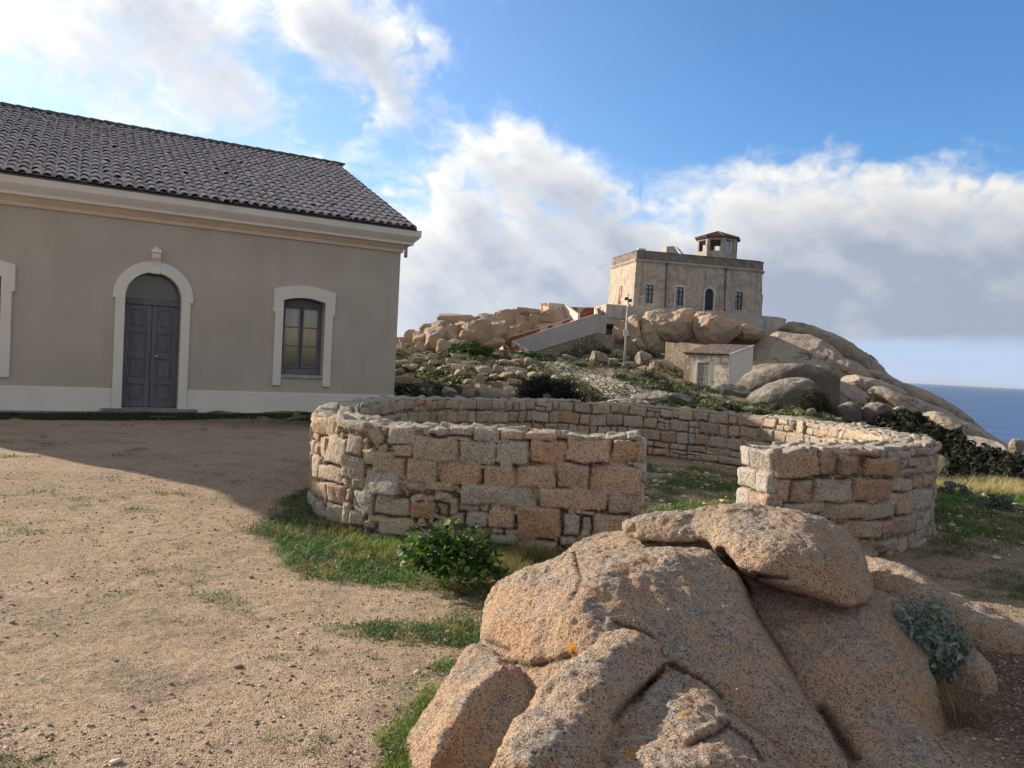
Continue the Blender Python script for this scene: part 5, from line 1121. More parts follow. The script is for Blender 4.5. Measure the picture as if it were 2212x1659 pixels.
def build_terrace():
    t = empty('terrace', (20, 90, 0), 0, 'stained grey cement terrace with a solid parapet carrying the old lighthouse', 'terrace')
    def L_(p): return (p[0]-20, p[1]-90)
    a = at(1284, 666, 93.5)[:2]; b_ = at(1310, 658, 88.)[:2]; c = at(1560, 668, 92.4)[:2]; d = at(1650, 672, 94.2)[:2]; e = at(1682, 676, 95.3)[:2]; f = at(1699, 682, 97.5)[:2]; g = (f[0]+.8, f[1]+6)
    m_ = MB(); pts = [L_(p) for p in (a, b_, c, d, e, f, g)]; wall_path(pts, [7.4, 7.3, 6.8, 6.2, 6.0, 6.0, 6.0], [8.85, 8.85, 8.88, 8.9, 8.92, 8.92, 8.92], .3, m_)
    m_.build('parapet_wall', M['terrace'], t, bevel=.03)
    fl = MB(); q = pts+[(pts[-1][0], 14), (pts[0][0], 14)]; fl.prism([(x*.995, y+.12) for x, y in q], 'z', 6.6, 8.0); fl.build('floor_slab', M['terrace'], t)
build_terrace()
# ---------------------------------------------------------------- stair up to the terrace
def build_stair():
    s = empty('brick_stair', (0, 80, 0), 0, 'long straight outdoor stair between white-rendered brick parapets climbing to the terrace', 'stair')
    def W(px, py, y): v = at(px, py, y); return np.array([v[0], v[1]-80, v[2]])
    # near parapet: top edge from (1106,737) to (1287,678), a flared end towards the viewer
    A = W(1106, 736.6, 80); B = W(1287, 677.8, 82.5); C_ = W(1311, 681.8, 83); E_ = W(1137, 756, 77.6)
    th = .28
    def slab(p, q, hp, hq, name, mat, lowp=None, lowq=None):
        m_ = MB(); d = np.array([q[0]-p[0], q[1]-p[1]]); d = d/np.linalg.norm(d); n = np.array([-d[1], d[0]])*th
        V = []
        for pt, hh in ((p, hp), (q, hq)): V += [(pt[0], pt[1], pt[2]-hh), (pt[0]+n[0], pt[1]+n[1], pt[2]-hh), (pt[0]+n[0], pt[1]+n[1], pt[2]), (pt[0], pt[1], pt[2])]
        m_.add(V, [(0, 3, 2, 1), (4, 5, 6, 7), (0, 1, 5, 4), (1, 2, 6, 5), (2, 3, 7, 6), (3, 0, 4, 7)]); return m_.build(name, mat, s, bevel=.02)
    slab(A, B, 1.75, 2.05, 'parapet', M['stairgrey']); slab(B, C_, 2.05, 2.0, 'parapet', M['stairgrey'])
    # string course under the parapet
    A2 = A+[0, -.05, -1.72]; B2 = B+[0, -.05, -2.02]
    slab(A2, B2, .14, .14, 'string_course', M['stairgrey'])
    slab(A2+[.05, .12, -.1], B2+[0, .12, -.1], 4.0, 7.0, 'rubble_base', M['rubblewall'])
    slab(B2+[0, .12, -.1], C_+[1.0, .1, -2.1], 7.0, 7, 'rubble_base', M['rubblewall'])
    slab(A+[-.02, 0, .0], E_, 1.7, 1.9, 'parapet', M['brickpeel'])
    # far parapet, 2.4 m behind, its inner face bare brick
    F1 = W(1080, 735.5, 82.6); G1 = W(1232, 688.8, 84.8); slab(F1, G1+[.0, 0, 0], 1.6, 1.6, 'parapet', M['brick'])
    cp = MB(); d = G1-F1; cp.add([tuple(F1+[0, -.04, .0]), tuple(F1+[0, .34, .0]), tuple(F1+[0, .34, .09]), tuple(F1+[0, -.04, .09]), tuple(G1+[0, -.04, .0]), tuple(G1+[0, .34, .0]), tuple(G1+[0, .34, .09]), tuple(G1+[0, -.04, .09])], [(0, 3, 2, 1), (4, 5, 6, 7), (0, 1, 5, 4), (1, 2, 6, 5), (2, 3, 7, 6), (3, 0, 4, 7)]); cp.build('coping', M['oldwhite'], s)
    H1 = W(1076, 736.2, 82.4); I1 = W(1096.5, 751, 79.5); slab(H1, I1, 1.7, 1.8, 'parapet', M['brickpeel'])
    J1 = W(1047, 735.5, 83.0); slab(J1, H1, 3.0, 2.6, 'parapet', M['brickpeel'])
    # steps
    st = MB(); n = 24
    for k in range(n):
        f0, f1 = k/n, (k+1)/n; p0 = A*(1-f0)+B*f0; p1 = A*(1-f1)+B*f1; z = 2.35+(B[2]-1.0-2.35)*f1
        st.box(p0[0], p1[0]+.02, p0[1]+.28, p0[1]+2.5, z-.4, z)
    x0 = E_[0]
    for k in range(4): st.box(A[0]-1.0-.3*k, A[0], A[1]-1.2+.1*k, A[1]+2.4, 1.2, 2.3-.16*k)
    st.build('steps', M['terrace'], s)
    # upper landing walls
    def up(p, q, hp, hq, mat): return slab(W(*p), W(*q), hp, hq, 'landing_parapet', mat)
    up((1167.5, 655.5, 92), (1185.5, 653.5, 90.5), 1.4, 1.4, M['brickpeel']); up((1185.5, 653.5, 90.5), (1219, 656.5, 91), 1.3, 1.2, M['brickpeel'])
    up((1219, 656.5, 91), (1248.5, 678.5, 86.5), 1.2, 1.2, M['oldwhite']); up((1230, 663, 94), (1287, 664.5, 94), 1.5, 1.5, M['brick'])
    up((1284, 663, 90.5), (1310, 658.5, 88.1), 1.6, 1.6, M['brickpeel']); up((1284, 663, 90.6), (1287, 678, 84), 1.2, .6, M['oldwhite'])
    return s
def f_rubw(N, b, o):
    sx = N.new('ShaderNodeSeparateXYZ'); N.l.new(o, sx.inputs[0]); v = N.voro(N.vec('MULTIPLY', o, (1, 1, 1.5)), 2.3, 'DISTANCE_TO_EDGE'); cc = N.voro(N.vec('MULTIPLY', o, (1, 1, 1.5)), 2.3, out=1)
    s2 = N.new('ShaderNodeSeparateColor'); N.l.new(cc, s2.inputs[0]); c = N.mix(s2.outputs[0], (.30, .26, .21), (.43, .35, .27)); c = N.mix(N.mapr(v, .02, .06), (.22, .18, .14), c); c = N.mix(N.mapr(N.noise(o, 4, 6, .7), .45, .7, 0, .5), c, (.20, .18, .155))
    N.l.new(c, b.inputs['Base Color']); bump(N, b, N.math('ADD', N.mapr(v, 0, .12), N.noise(o, 8, 4)), .8, .07)
M['rubblewall'] = material('old_rubble_masonry', f_rubw, .95, .1)
build_stair()
# ---------------------------------------------------------------- white hut
def build_hut():
    A_ = R(180-36); rc = at(1577, 765, 55.); rz = 3.0; ps = math.atan2(-math.sin(R(36)), math.cos(R(36)))
    W_, Dp = 3.45, 5.0; dvec = np.array([math.cos(ps), math.sin(ps)]); o = rc[:2]-dvec*W_
    h = empty('hut', (o[0], o[1], .15), ps, 'small white flaking hut with a single-slope tiled roof and panelled shutter door', 'hut')
    e, bk = 2.72, 3.60; mb = MB(); dx = 1.52
    strip_wall(mb, 0, W_, -1.5, e, [(dx, .46, 0, 2.12, 0)], .25)
    sl = MB(); mb.add([(W_, 0, -1.8), (W_, Dp, -1.8), (W_, Dp, bk), (W_, 0, e)], [(0, 1, 2, 3)]); mb.add([(0, 0, -1.5), (0, Dp, -1.5), (0, Dp, bk), (0, 0, e)], [(3, 2, 1, 0)]); mb.add([(0, Dp, -1.5), (W_, Dp, -1.5), (W_, Dp, bk), (0, Dp, bk)], [(3, 2, 1, 0)])
    mb.build('wall', M['hutwall'], h)
    co = MB(); co.add([(W_-.06, -.05, e-.05), (W_+.03, -.05, e-.05), (W_+.03, Dp+.05, bk-.05), (W_-.06, Dp+.05, bk-.05), (W_-.06, -.05, e+.12), (W_+.03, -.05, e+.12), (W_+.03, Dp+.05, bk+.14), (W_-.06, Dp+.05, bk+.14)], [(0, 1, 2, 3), (4, 7, 6, 5), (0, 4, 5, 1), (1, 5, 6, 2), (2, 6, 7, 3), (3, 7, 4, 0)]); co.build('verge', M['oldwhite'], h)
    r = MB(); r.add([(-.1, -.15, e+.0), (W_-.06, -.15, e+.0), (W_-.06, Dp+.05, bk+.06), (-.1, Dp+.05, bk+.06), (-.1, -.15, e+.04), (W_-.06, -.15, e+.04), (W_-.06, Dp+.05, bk+.09), (-.1, Dp+.05, bk+.09)], [(0, 1, 2, 3), (4, 7, 6, 5), (0, 4, 5, 1), (3, 2, 6, 7), (0, 3, 7, 4)])
    rf = r.build('roof', M['tile_under'], h)
    sl_ = math.hypot(Dp+.25, bk-e); tile_roof('roof_tiles', W_+.0, sl_, rf, slope_matrix((-.1, -.2, e+.04), (1, 0, 0), (0, Dp+.2, bk-e)), pitch=.24, rows=12, seed=12, r0=.10, cols=((.24, .10, .07), (.20, .095, .075), (.28, .14, .10)))
    d = MB(); d.box(dx-.45, dx+.45, .05, .09, .02, 2.1); dd = d.build('door', M['hutdoor_dark'], h)
    pn = MB()
    for c_ in (0, 1):
        for q in range(5): 
            x0 = dx-.42+c_*.44; z0 = .07+q*.405; pn.ring([(x0, z0), (x0+.40, z0), (x0+.40, z0+.37), (x0, z0+.37), (x0, z0)], [(x0+.06, z0+.06), (x0+.34, z0+.06), (x0+.34, z0+.31), (x0+.06, z0+.31), (x0+.06, z0+.06)], 'y', .02, .05); pn.box(x0+.11, x0+.29, .025, .05, z0+.11, z0+.26)
    pn.build('door_panels', M['hutdoor'], dd)
    fr = MB(); fr.box(dx-.56, dx-.462, -.03, .05, 0, 2.22); fr.box(dx+.462, dx+.54, -.03, .05, 0, 2.22); fr.box(dx-.461, dx+.461, -.03, .05, 2.125, 2.22); fr.build('door_frame', M['oldwhite'], h)
    return h
def f_hut(N, b, o):
    n = N.noise(o, 1.0, 6, .65, .6); sx = N.new('ShaderNodeSeparateXYZ'); N.l.new(o, sx.inputs[0]); c = N.mix(N.math('MULTIPLY', N.mapr(n, .54, .555), N.mapr(sx.outputs[0], 3.38, 3.43, 1, 0)), (.74, .70, .63), (.42, .37, .31)); k = N.noise(o, 2.6, 6, .7)
    sx = N.new('ShaderNodeSeparateXYZ'); N.l.new(o, sx.inputs[0]); lf = N.math('MULTIPLY', N.mapr(sx.outputs[0], .9, .35), N.mapr(sx.outputs[1], 1.0, .3))
    v = N.voro(o, 4.2, 'DISTANCE_TO_EDGE'); stn = N.mix(N.mapr(v, .02, .07), (.28, .20, .15), (.47, .34, .25))
    c = N.mix(N.math('MULTIPLY', lf, N.mapr(k, .40, .44)), c, stn); rt = N.math('MULTIPLY', N.mapr(sx.outputs[1], .35, .15), N.mapr(sx.outputs[0], 2.2, 2.6)); c = N.mix(N.math('MULTIPLY', rt, N.mapr(k, .5, .54, 0, .8)), c, (.42, .31, .23))
    N.l.new(c, b.inputs['Base Color']); bump(N, b, N.math('ADD', n, k), .5, .03)
M['hutwall'] = material('flaking_whitewash', f_hut, .95, .1)
M['hutdoor'] = plain('grey_white_door_panels', (.42, .42, .40), .8, .2, 5); M['hutdoor_dark'] = plain('door_joints_grey', (.14, .145, .145), .8, .2, 5)
build_hut()
def f_ruin(N, b, o):
    v = N.voro(N.vec('MULTIPLY', o, (1, 1, 1.2)), 4.5, 'DISTANCE_TO_EDGE'); c = N.mix(N.mapr(v, .01, .05), (.15, .125, .10), (.36, .30, .23)); c = N.mix(N.mapr(N.noise(o, 1.4, 6, .7), .45, .6), c, (.20, .18, .155)); N.l.new(c, b.inputs['Base Color']); bump(N, b, v, .8, .08)
M['ruin'] = material('brown_rubble_retaining_wall', f_ruin, .95, .1)
def ruin():
    a = at(1438, 739, 64.); w_ = at(1527, 740, 61.); m_ = MB(); p0 = np.array([a[0], a[1]]); p1 = np.array([w_[0], w_[1]]); pts = [p0*(1-t)+p1*t for t in np.linspace(0, 1, 12)]
    rg = np.random.default_rng(2); wall_path(pts, [0.]*12, [a[2]+rg.normal(0, .05)-.02*i for i in range(12)], 3.0, m_)
    tag(m_.build('retaining_wall', M['ruin'], None), 'brown rubble retaining wall between the big boulders and the hut roof', 'wall')
ruin()
# ---------------------------------------------------------------- lamp post with flood lights
def pole():
    p = at(1348.5, 792, 63.); z0 = float(gh(p[0], p[1]))-.1; top = at(1352, 640, 63.)[2]
    t = empty('lamp_post', (p[0], p[1], z0), 0, 'grey metal mast with a white switch box and flood lights, standing beside the path', 'lamp post'); Hh = top-z0
    m_ = MB(); m_.tube([(0, 0, 0), (0, 0, Hh*.45), (0, 0, Hh)], [.105, .09, .06], 10); m_.build('mast', M['zinc'], t, True)
    b = MB(); b.box(-.24, .20, -.20, -.10, Hh*.47-.1, Hh*.47+.40); b.build('switch_box', M['boxwhite'], t, bevel=.02)
    b = MB(); b.box(-.09, .06, -.20, -.10, Hh*.66-.1, Hh*.66+.05); b.build('junction_box', M['zinc'], t, bevel=.01)
    for k, (dx, dz, ry) in enumerate(((.16, -.35, 1), (-.18, -.22, -1), (.10, -.75, 1))):
        f = MB(); f.tube([(0, 0, Hh+dz-.05), (dx, -.1, Hh+dz)], .025, 6); f.prism([(dx-.13, Hh+dz-.14), (dx+.13, Hh+dz-.10), (dx+.11, Hh+dz+.14), (dx-.11, Hh+dz+.12)], 'y', -.32, -.08); f.build('flood_light', M['ironblack'] if k != 2 else M['boxwhite'], t, bevel=.01)
    m_ = MB(); m_.tube([(0, 0, Hh), (0, 0, Hh+.45)], .02, 5); m_.tube([(-.2, 0, Hh+.1), (.2, 0, Hh+.1)], .015, 5); m_.build('antenna', M['ironblack'], t)
    m_ = MB(); m_.box(-.3, .3, -.3, .3, -.1, .22); m_.build('foot', M['boxwhite'], t, bevel=.03)
M['boxwhite'] = plain('pale_grey_enamel', (.5, .5, .48), .6, .1, 3)
pole()
def trough():
    c = at(1445, 839, 50.); z = float(gh(c[0], c[1])); e = empty('stone_trough', (c[0], c[1], z), R(-12), 'white flaking masonry block with a rough end, on the grass left of the hut', 'masonry block')
    m_ = MB(); m_.box(-.62, .50, -.25, .25, -.4, .50); m_.build('block', M['oldwhite'], e, bevel=.06)
    m_ = MB(); m_.box(-.66, .54, -.28, .28, .50, .57); m_.build('rim', M['oldwhite'], e, bevel=.02)
trough()
# ---------------------------------------------------------------- plants
def f_leaf(N, b, o):
    a = N.new('ShaderNodeVertexColor', layer_name='Col').outputs[0]; n = N.noise(o, 12, 3); k = N.mapr(n, .3, .7, .8, 1.2)
    N.l.new(N.vec('MULTIPLY', a, N.comb(k, k, k)), b.inputs['Base Color'])
    b.inputs['Roughness'].default_value = .6
    tr = N.new('ShaderNodeBsdfTranslucent'); N.l.new(N.vec('MULTIPLY', a, (.95, 1.25, .6)), tr.inputs[0]); mx = N.new('ShaderNodeMixShader'); mx.inputs[0].default_value = .3
    out = [n for n in N.n if n.type == 'OUTPUT_MATERIAL'][0]; N.l.new(b.outputs[0], mx.inputs[1]); N.l.new(tr.outputs[0], mx.inputs[2]); N.l.new(mx.outputs[0], out.inputs[0])
M['leaf'] = material('leaf', f_leaf, .6, .25)
M['twig'] = plain('brown_twig', (.12, .085, .06), .9, .3, 8)
def pick(pal, n, rg, var=.18):
    pal = np.array(pal, float); return pal[rg.integers(0, len(pal), n)]*rg.uniform(1-var, 1+var, (n, 1))
def blades(P, hgt, wid, lean, rg, cols, nseg=2, dirn=None):
    """curved grass blades standing on the points P"""
    n = len(P); a = rg.uniform(0, 2*np.pi, n); side = np.stack([np.cos(a), np.sin(a), 0*a], 1); b = a+np.pi/2+rg.normal(0, .5, n); out = np.stack([np.cos(b), np.sin(b), 0*b], 1)*(lean*hgt)[:, None]
    if dirn is not None: out = out+np.array(dirn)*hgt[:, None]
    V = []
    for k in range(nseg+1):
        t = k/nseg; c = P+out*t*t+np.array([0, 0, 1])*(hgt*(t-.25*t*t*lean))[:, None]; w = (wid*(1-t)**.7)[:, None]*side
        V += ([c-w, c+w] if k < nseg else [c])
    V = np.stack(V, 1); m_ = V.shape[1]; base = (np.arange(n)*m_)[:, None]; F_ = []
    for k in range(nseg-1): F_ += [base+np.array([2*k, 2*k+1, 2*k+3]), base+np.array([2*k, 2*k+3, 2*k+2])]
    F_.append(base+np.array([2*nseg-2, 2*nseg-1, 2*nseg])); sh = np.linspace(.75, 1.15, m_)[None, :, None]
    return V.reshape(-1, 3), np.vstack(F_), (cols[:, None, :]*sh).reshape(-1, 3)
def leaves(P, nrm, size, rg, cols, shape='diamond', asp=.5, cup=.15):
    """leaf faces with given normals; returns V, F(tris), C"""
    n = len(P); r = rg.normal(size=(n, 3)); nrm = nrm/(np.linalg.norm(nrm, axis=1, keepdims=True)+1e-9); u = np.cross(nrm, r); u /= np.linalg.norm(u, axis=1, keepdims=True)+1e-9; v = np.cross(nrm, u)
    if shape == 'diamond': pts = [(-1, 0, 0), (0, -asp, .5), (1, 0, 0), (0, asp, .5)]; tri = [(0, 1, 2), (0, 2, 3)]
    elif shape == 'round': 
        m_ = 9; pts = [(-.15, 0, -.3)]+[((1-.10*(k % 2))*math.cos(2*math.pi*(k+.5)/m_+math.pi), (1-.10*(k % 2))*math.sin(2*math.pi*(k+.5)/m_+math.pi), .4+.25*math.sin(3*k)) for k in range(m_)]; tri = [(0, k+1, (k+1) % m_+1) for k in range(m_)]
    elif shape == 'lobed':
        pts = [(-1, 0, 0), (-.5, .12, .1), (-.35, .5, .35), (-.05, .15, .1), (.15, .45, .35), (.4, .15, .1), (1, 0, .3), (.4, -.15, .1), (.15, -.45, .35), (-.05, -.15, .1), (-.35, -.5, .35), (-.5, -.12, .1)]
        tri = [(0, 1, 11), (1, 2, 3), (1, 3, 9), (1, 9, 11), (9, 10, 11), (3, 4, 5), (3, 5, 7), (3, 7, 9), (7, 8, 9), (5, 6, 7)]
    V = np.stack([P+(u*x+v*y+nrm*z*cup)*size[:, None] for x, y, z in pts], 1); k = len(pts)
    F_ = (np.array(tri)[None]+(np.arange(n)*k)[:, None, None]).reshape(-1, 3)
    return V.reshape(-1, 3), F_, np.repeat(cols, k, 0)
class Coll:
    def __init__(s): s.V = []; s.F = []; s.C = []; s.n = 0
    def add(s, V, F_, C_): s.V.append(V); s.F.append(F_+s.n); s.C.append(C_); s.n += len(V)
    def build(s, name, mat, parent=None, smooth=False): return link_mesh(name, np.vstack(s.V), np.vstack(s.F), mat, parent, smooth, np.clip(np.vstack(s.C), .005, .9))
def crown(c, r, rg, nclump, nleaf, lsize, pal, tilt=0., flat=.6, shape='diamond', asp=.45, drop=.0, coll=None):
    """clumps of leaves spread through an uneven volume"""
    co = coll or Coll(); r = np.array(r, float)
    u = rg.normal(size=(nclump, 3)); u /= np.linalg.norm(u, axis=1, keepdims=True); u[:, 2] = np.abs(u[:, 2])*1.0-.25*rg.random(nclump); rad = rg.uniform(.35, 1, nclump)**.6*(1+.18*vnoise(u*2.2+c[0], 3)); ctr = u*rad[:, None]
    cr = rg.uniform(.13, .27, nclump); tone = rg.uniform(.65, 1.35, nclump)
    n = nclump*nleaf; k = np.repeat(np.arange(nclump), nleaf); d = rg.normal(size=(n, 3)); d /= np.linalg.norm(d, axis=1, keepdims=True)
    p = (ctr[k]+d*(cr[k]*rg.uniform(.55, 1.1, n))[:, None])*r; ct, st = math.cos(tilt), math.sin(tilt); p = np.stack([p[:, 0]*ct+p[:, 2]*st, p[:, 1], -p[:, 0]*st+p[:, 2]*ct], 1)
    nr = d+np.array([0, 0, .5])+rg.normal(0, .45, (n, 3)); cols = pick(pal, n, rg)*tone[k][:, None]
    co.add(*leaves(p+(np.array(c) if coll is not None else 0), nr, lsize*rg.uniform(.6, 1.3, n), rg, cols, shape, asp)); return co
def shrub(cx, cy, w, h, depth, seed, pal, label, tilt=0., nclump=60, nleaf=45, ls=.045, name='shrub', group=None, shape='diamond', ry=.8, twigs=0, up=.5):
    rg = np.random.default_rng(seed); c = at(cx, cy+h*.38, depth); k = depth/FPX; r = (w/2*k, w/2*k*ry, h*.80*k)
    e = empty(name, tuple(c), 0, label, 'shrub' if 'plant' not in name else 'plant', group)
    crown(c, r, rg, nclump, nleaf, ls, pal, tilt, shape=shape).build('foliage', M['leaf'], e)
    m_ = MB()
    for q in range(10+twigs):
        a = rg.uniform(0, 2*math.pi); s = rg.uniform(.4, 1.05 if q < 10 else 1.25); el = rg.uniform(.3, 1.2); tip = np.array([math.cos(a)*math.cos(el)*r[0]*s, math.sin(a)*math.cos(el)*r[1]*s, math.sin(el)*r[2]*s]); midp = tip*.5+rg.normal(0, .06, 3)*r[0]
        th = .012+.004*r[0]; m_.tube([(0, 0, -.2*r[2]), tuple(midp), tuple(tip)], [th*2, th, th*.3], 5)
    m_.build('branches', M['twig'], e); return e
DARKG = [(.026, .034, .018), (.038, .046, .024), (.020, .026, .016)]; JUN = [(.045, .075, .018), (.07, .105, .022), (.035, .055, .018)]; GREY = [(.16, .18, .13), (.21, .21, .14), (.11, .13, .09)]; BLUE = [(.10, .14, .13), (.15, .19, .18)]
KHK = [(.13, .12, .065), (.17, .15, .08)]
shrub(1004, 758, 120, 46, 57, 1, JUN, 'wide wind-swept dark green juniper bush left of the foot of the stair', tilt=-.32, nclump=110, nleaf=60, ls=.10)
shrub(1156, 773, 66, 38, 60, 2, JUN, 'compact dark green bush at the foot of the stair where the path begins', nclump=60, nleaf=60, ls=.10)
shrub(1186, 838, 150, 60, 25, 3, [(.014, .020, .014), (.020, .028, .018), (.028, .026, .024)], 'wide almost black thorny bush just over the far side of the ring wall', nclump=170, nleaf=90, ls=.035, twigs=50)
shrub(1262, 852, 66, 34, 28, 31, [(.09, .075, .08), (.12, .10, .09)], 'purplish leafless twiggy bush right of the black thorny bush', nclump=40, nleaf=40, ls=.03, twigs=80)
shrub(869, 846, 44, 32, 26, 4, [(.03, .055, .05), (.05, .08, .07)], 'small dark blue-green bush beside the house corner', nclump=50, nleaf=50, ls=.03)
shrub(905, 858, 46, 14, 26, 41, BLUE, 'low blue-grey plant between the house corner and the ring wall', nclump=30, nleaf=40, ls=.025)
shrub(927, 816, 34, 28, 42, 5, KHK, 'round khaki cushion bush among the angular blocks', nclump=60, nleaf=50, ls=.04)
shrub(1755, 866, 92, 72, 36, 6, [(.02, .032, .012), (.04, .06, .016), (.015, .02, .012)], 'tall black-green shrub growing against the large dark pointed boulder', nclump=110, nleaf=60, ls=.045, twigs=25)
shrub(1815, 892, 60, 32, 36, 61, [(.10, .085, .06), (.05, .05, .03)], 'brown twiggy scrub between the black-green shrub and the two dark boulders', nclump=50, nleaf=40, ls=.035, twigs=60)
shrub(1762, 797, 74, 13, 72, 7, DARKG, 'dark plants filling the upper crack of the grey rock face', tilt=-.05, nclump=40, nleaf=30, ls=.09)
shrub(1779, 822, 36, 16, 70, 8, DARKG, 'small dark plants in the lower crack of the grey rock face', tilt=.6, nclump=26, nleaf=30, ls=.08)
shrub(1875, 770, 44, 14, 90, 9, DARKG, 'dark plant in the notch of the skyline rib', tilt=.5, nclump=24, nleaf=30, ls=.1)
shrub(2138, 972, 50, 40, 56, 10, DARKG, 'dark round shrub at the end of the slope in front of the sea', nclump=50, nleaf=50, ls=.07)
for i, (x, y, w, h, dpt) in enumerate(((1268, 742, 80, 44, 79), (1230, 764, 60, 26, 76), (1300, 756, 50, 30, 80), (1200, 772, 60, 18, 73), (1310, 735, 26, 50, 84), (1395, 790, 110, 16, 70), (1450, 796, 80, 16, 66), (1370, 776, 60, 18, 76), (1320, 792, 60, 14, 70))):
    shrub(x, y, w, h, dpt, 20+i, [(.045, .045, .04), (.06, .065, .045), (.035, .04, .03)], 'dark low scrub in the shade under the stair and terrace', group='dark scrub below the terrace', nclump=50, nleaf=36, ls=.08, twigs=6)
# the dark scrub belt to the right
hb = Coll(); rgh = np.random.default_rng(44); pts = [(1930, 930, 34), (1965, 938, 32), (2000, 958, 30), (2035, 975, 27.5), (2070, 990, 25), (2105, 1006, 22.5), (2140, 1020, 20.5), (2175, 1034, 19), (2210, 1048, 17.5), (2250, 1060, 16.5), (2290, 1074, 15.5)]
hc = at(2080, 1000, 24)
for i, (x, y, d) in enumerate(pts):
    c = at(x, y+34, d)-hc; k = d/FPX; crown(c, (54*k, 60*k, 74*k+.1), rgh, 130, 70, .085*d/24+.01, [(.012, .017, .010), (.018, .024, .012), (.026, .022, .016)], coll=hb)
hd = hb.build('scrub_belt', M['leaf']); hd.location = hc; tag(hd, 'long nearly black belt of dense scrub running down to the right below the granite slope', 'scrub')
# ---------------------------------------------------------------- cover of the stony hillside (nobody could count it)
def hillside():
    rg = np.random.default_rng(60); co = Coll(); n = 8200; X = []; 
    y = 15.5+58*rg.random(n)**1.15; x = rg.uniform(-.22, .62, n)*y*1.0; z = gh(x, y); P = np.stack([x, y, z], 1); px, py = proj(P)
    keep = ~inpoly(px, py, PATHPOLY) & (px > 820) & (px < 2280) & ~((px > 1930) & (y > 15)); 
    hutx = (np.abs(px-1545) < 85) & (y > 50); keep &= ~hutx
    P = P[keep]; nn = fbm(P*[.25, .25, 0], 3, 70); P = P[(nn > -.22)]; nn = fbm(P*[.25, .25, 0], 3, 70)
    for i in range(len(P)):
        d = P[i, 1]; r = rg.uniform(.14, .40)*(.7+d*.009); pal = [(.13, .135, .10), (.17, .165, .12), (.09, .095, .07)] if rg.random() < .55 else (KHK if rg.random() < .6 else [(.055, .07, .03), (.075, .09, .04)])
        if rg.random() < .35: pal = DARKG
        m_ = int(26 if d > 35 else 46); u = rg.normal(size=(m_, 3)); u /= np.linalg.norm(u, axis=1, keepdims=True); u[:, 2] = np.abs(u[:, 2])
        p = P[i]+u*r*[1, 1, .62]*rg.uniform(.75, 1.1, (m_, 1)); co.add(*leaves(p, u+rg.normal(0, .4, (m_, 3)), np.full(m_, r*.26)*rg.uniform(.7, 1.3, m_), rg, pick(pal, m_, rg)*rg.uniform(.75, 1.3)))
    tag(co.build('low_shrub_cover', M['leaf']), 'grey-green and brown cushions of low scrub covering the hillside', kind='stuff')
hillside()
def pebble_field(name, P, size, cols, rg, n=2, flat=.6, label='', mat='pebble'):
    D_, F_ = cube_sphere(n); m_ = len(D_); k = len(P); s = size[:, None, None]*np.stack([np.ones(k), rg.uniform(.6, 1, k), rg.uniform(.35, .8, k)*flat*1.4], 1)[:, None, :]
    J = D_[None]*(1+rg.normal(0, .16, (k, m_, 1)))*s; a = rg.uniform(0, 6.28, k); ca, sa = np.cos(a)[:, None], np.sin(a)[:, None]
    V = np.stack([J[..., 0]*ca-J[..., 1]*sa, J[..., 0]*sa+J[..., 1]*ca, J[..., 2]], -1)+P[:, None, :]
    o = link_mesh(name, V.reshape(-1, 3), (F_[None, :, ::-1]+(np.arange(k)*m_)[:, None, None]).reshape(-1, 4), M[mat], None, False, np.repeat(cols, m_, 0)); return tag(o, label, kind='stuff')
def f_peb(N, b, o):
    a = N.new('ShaderNodeVertexColor', layer_name='Col').outputs[0]; k = N.mapr(N.noise(o, 120, 3, .7), .3, .7, .7, 1.25); N.l.new(N.vec('MULTIPLY', a, N.comb(k, k, k)), b.inputs['Base Color'])
M['pebble'] = material('mixed_gravel_stones', f_peb, .95, .1)
def f_rub(N, b, o):
    a = N.new('ShaderNodeVertexColor', layer_name='Col').outputs[0]; k = N.mapr(N.noise(o, 3, 6, .7), .3, .7, .65, 1.25); N.l.new(N.vec('MULTIPLY', a, N.comb(k, k, k)), b.inputs['Base Color']); bump(N, b, N.noise(o, 6, 5, .7), .6, .05)
M['rub'] = material('loose_field_stone', f_rub, .95, .1)
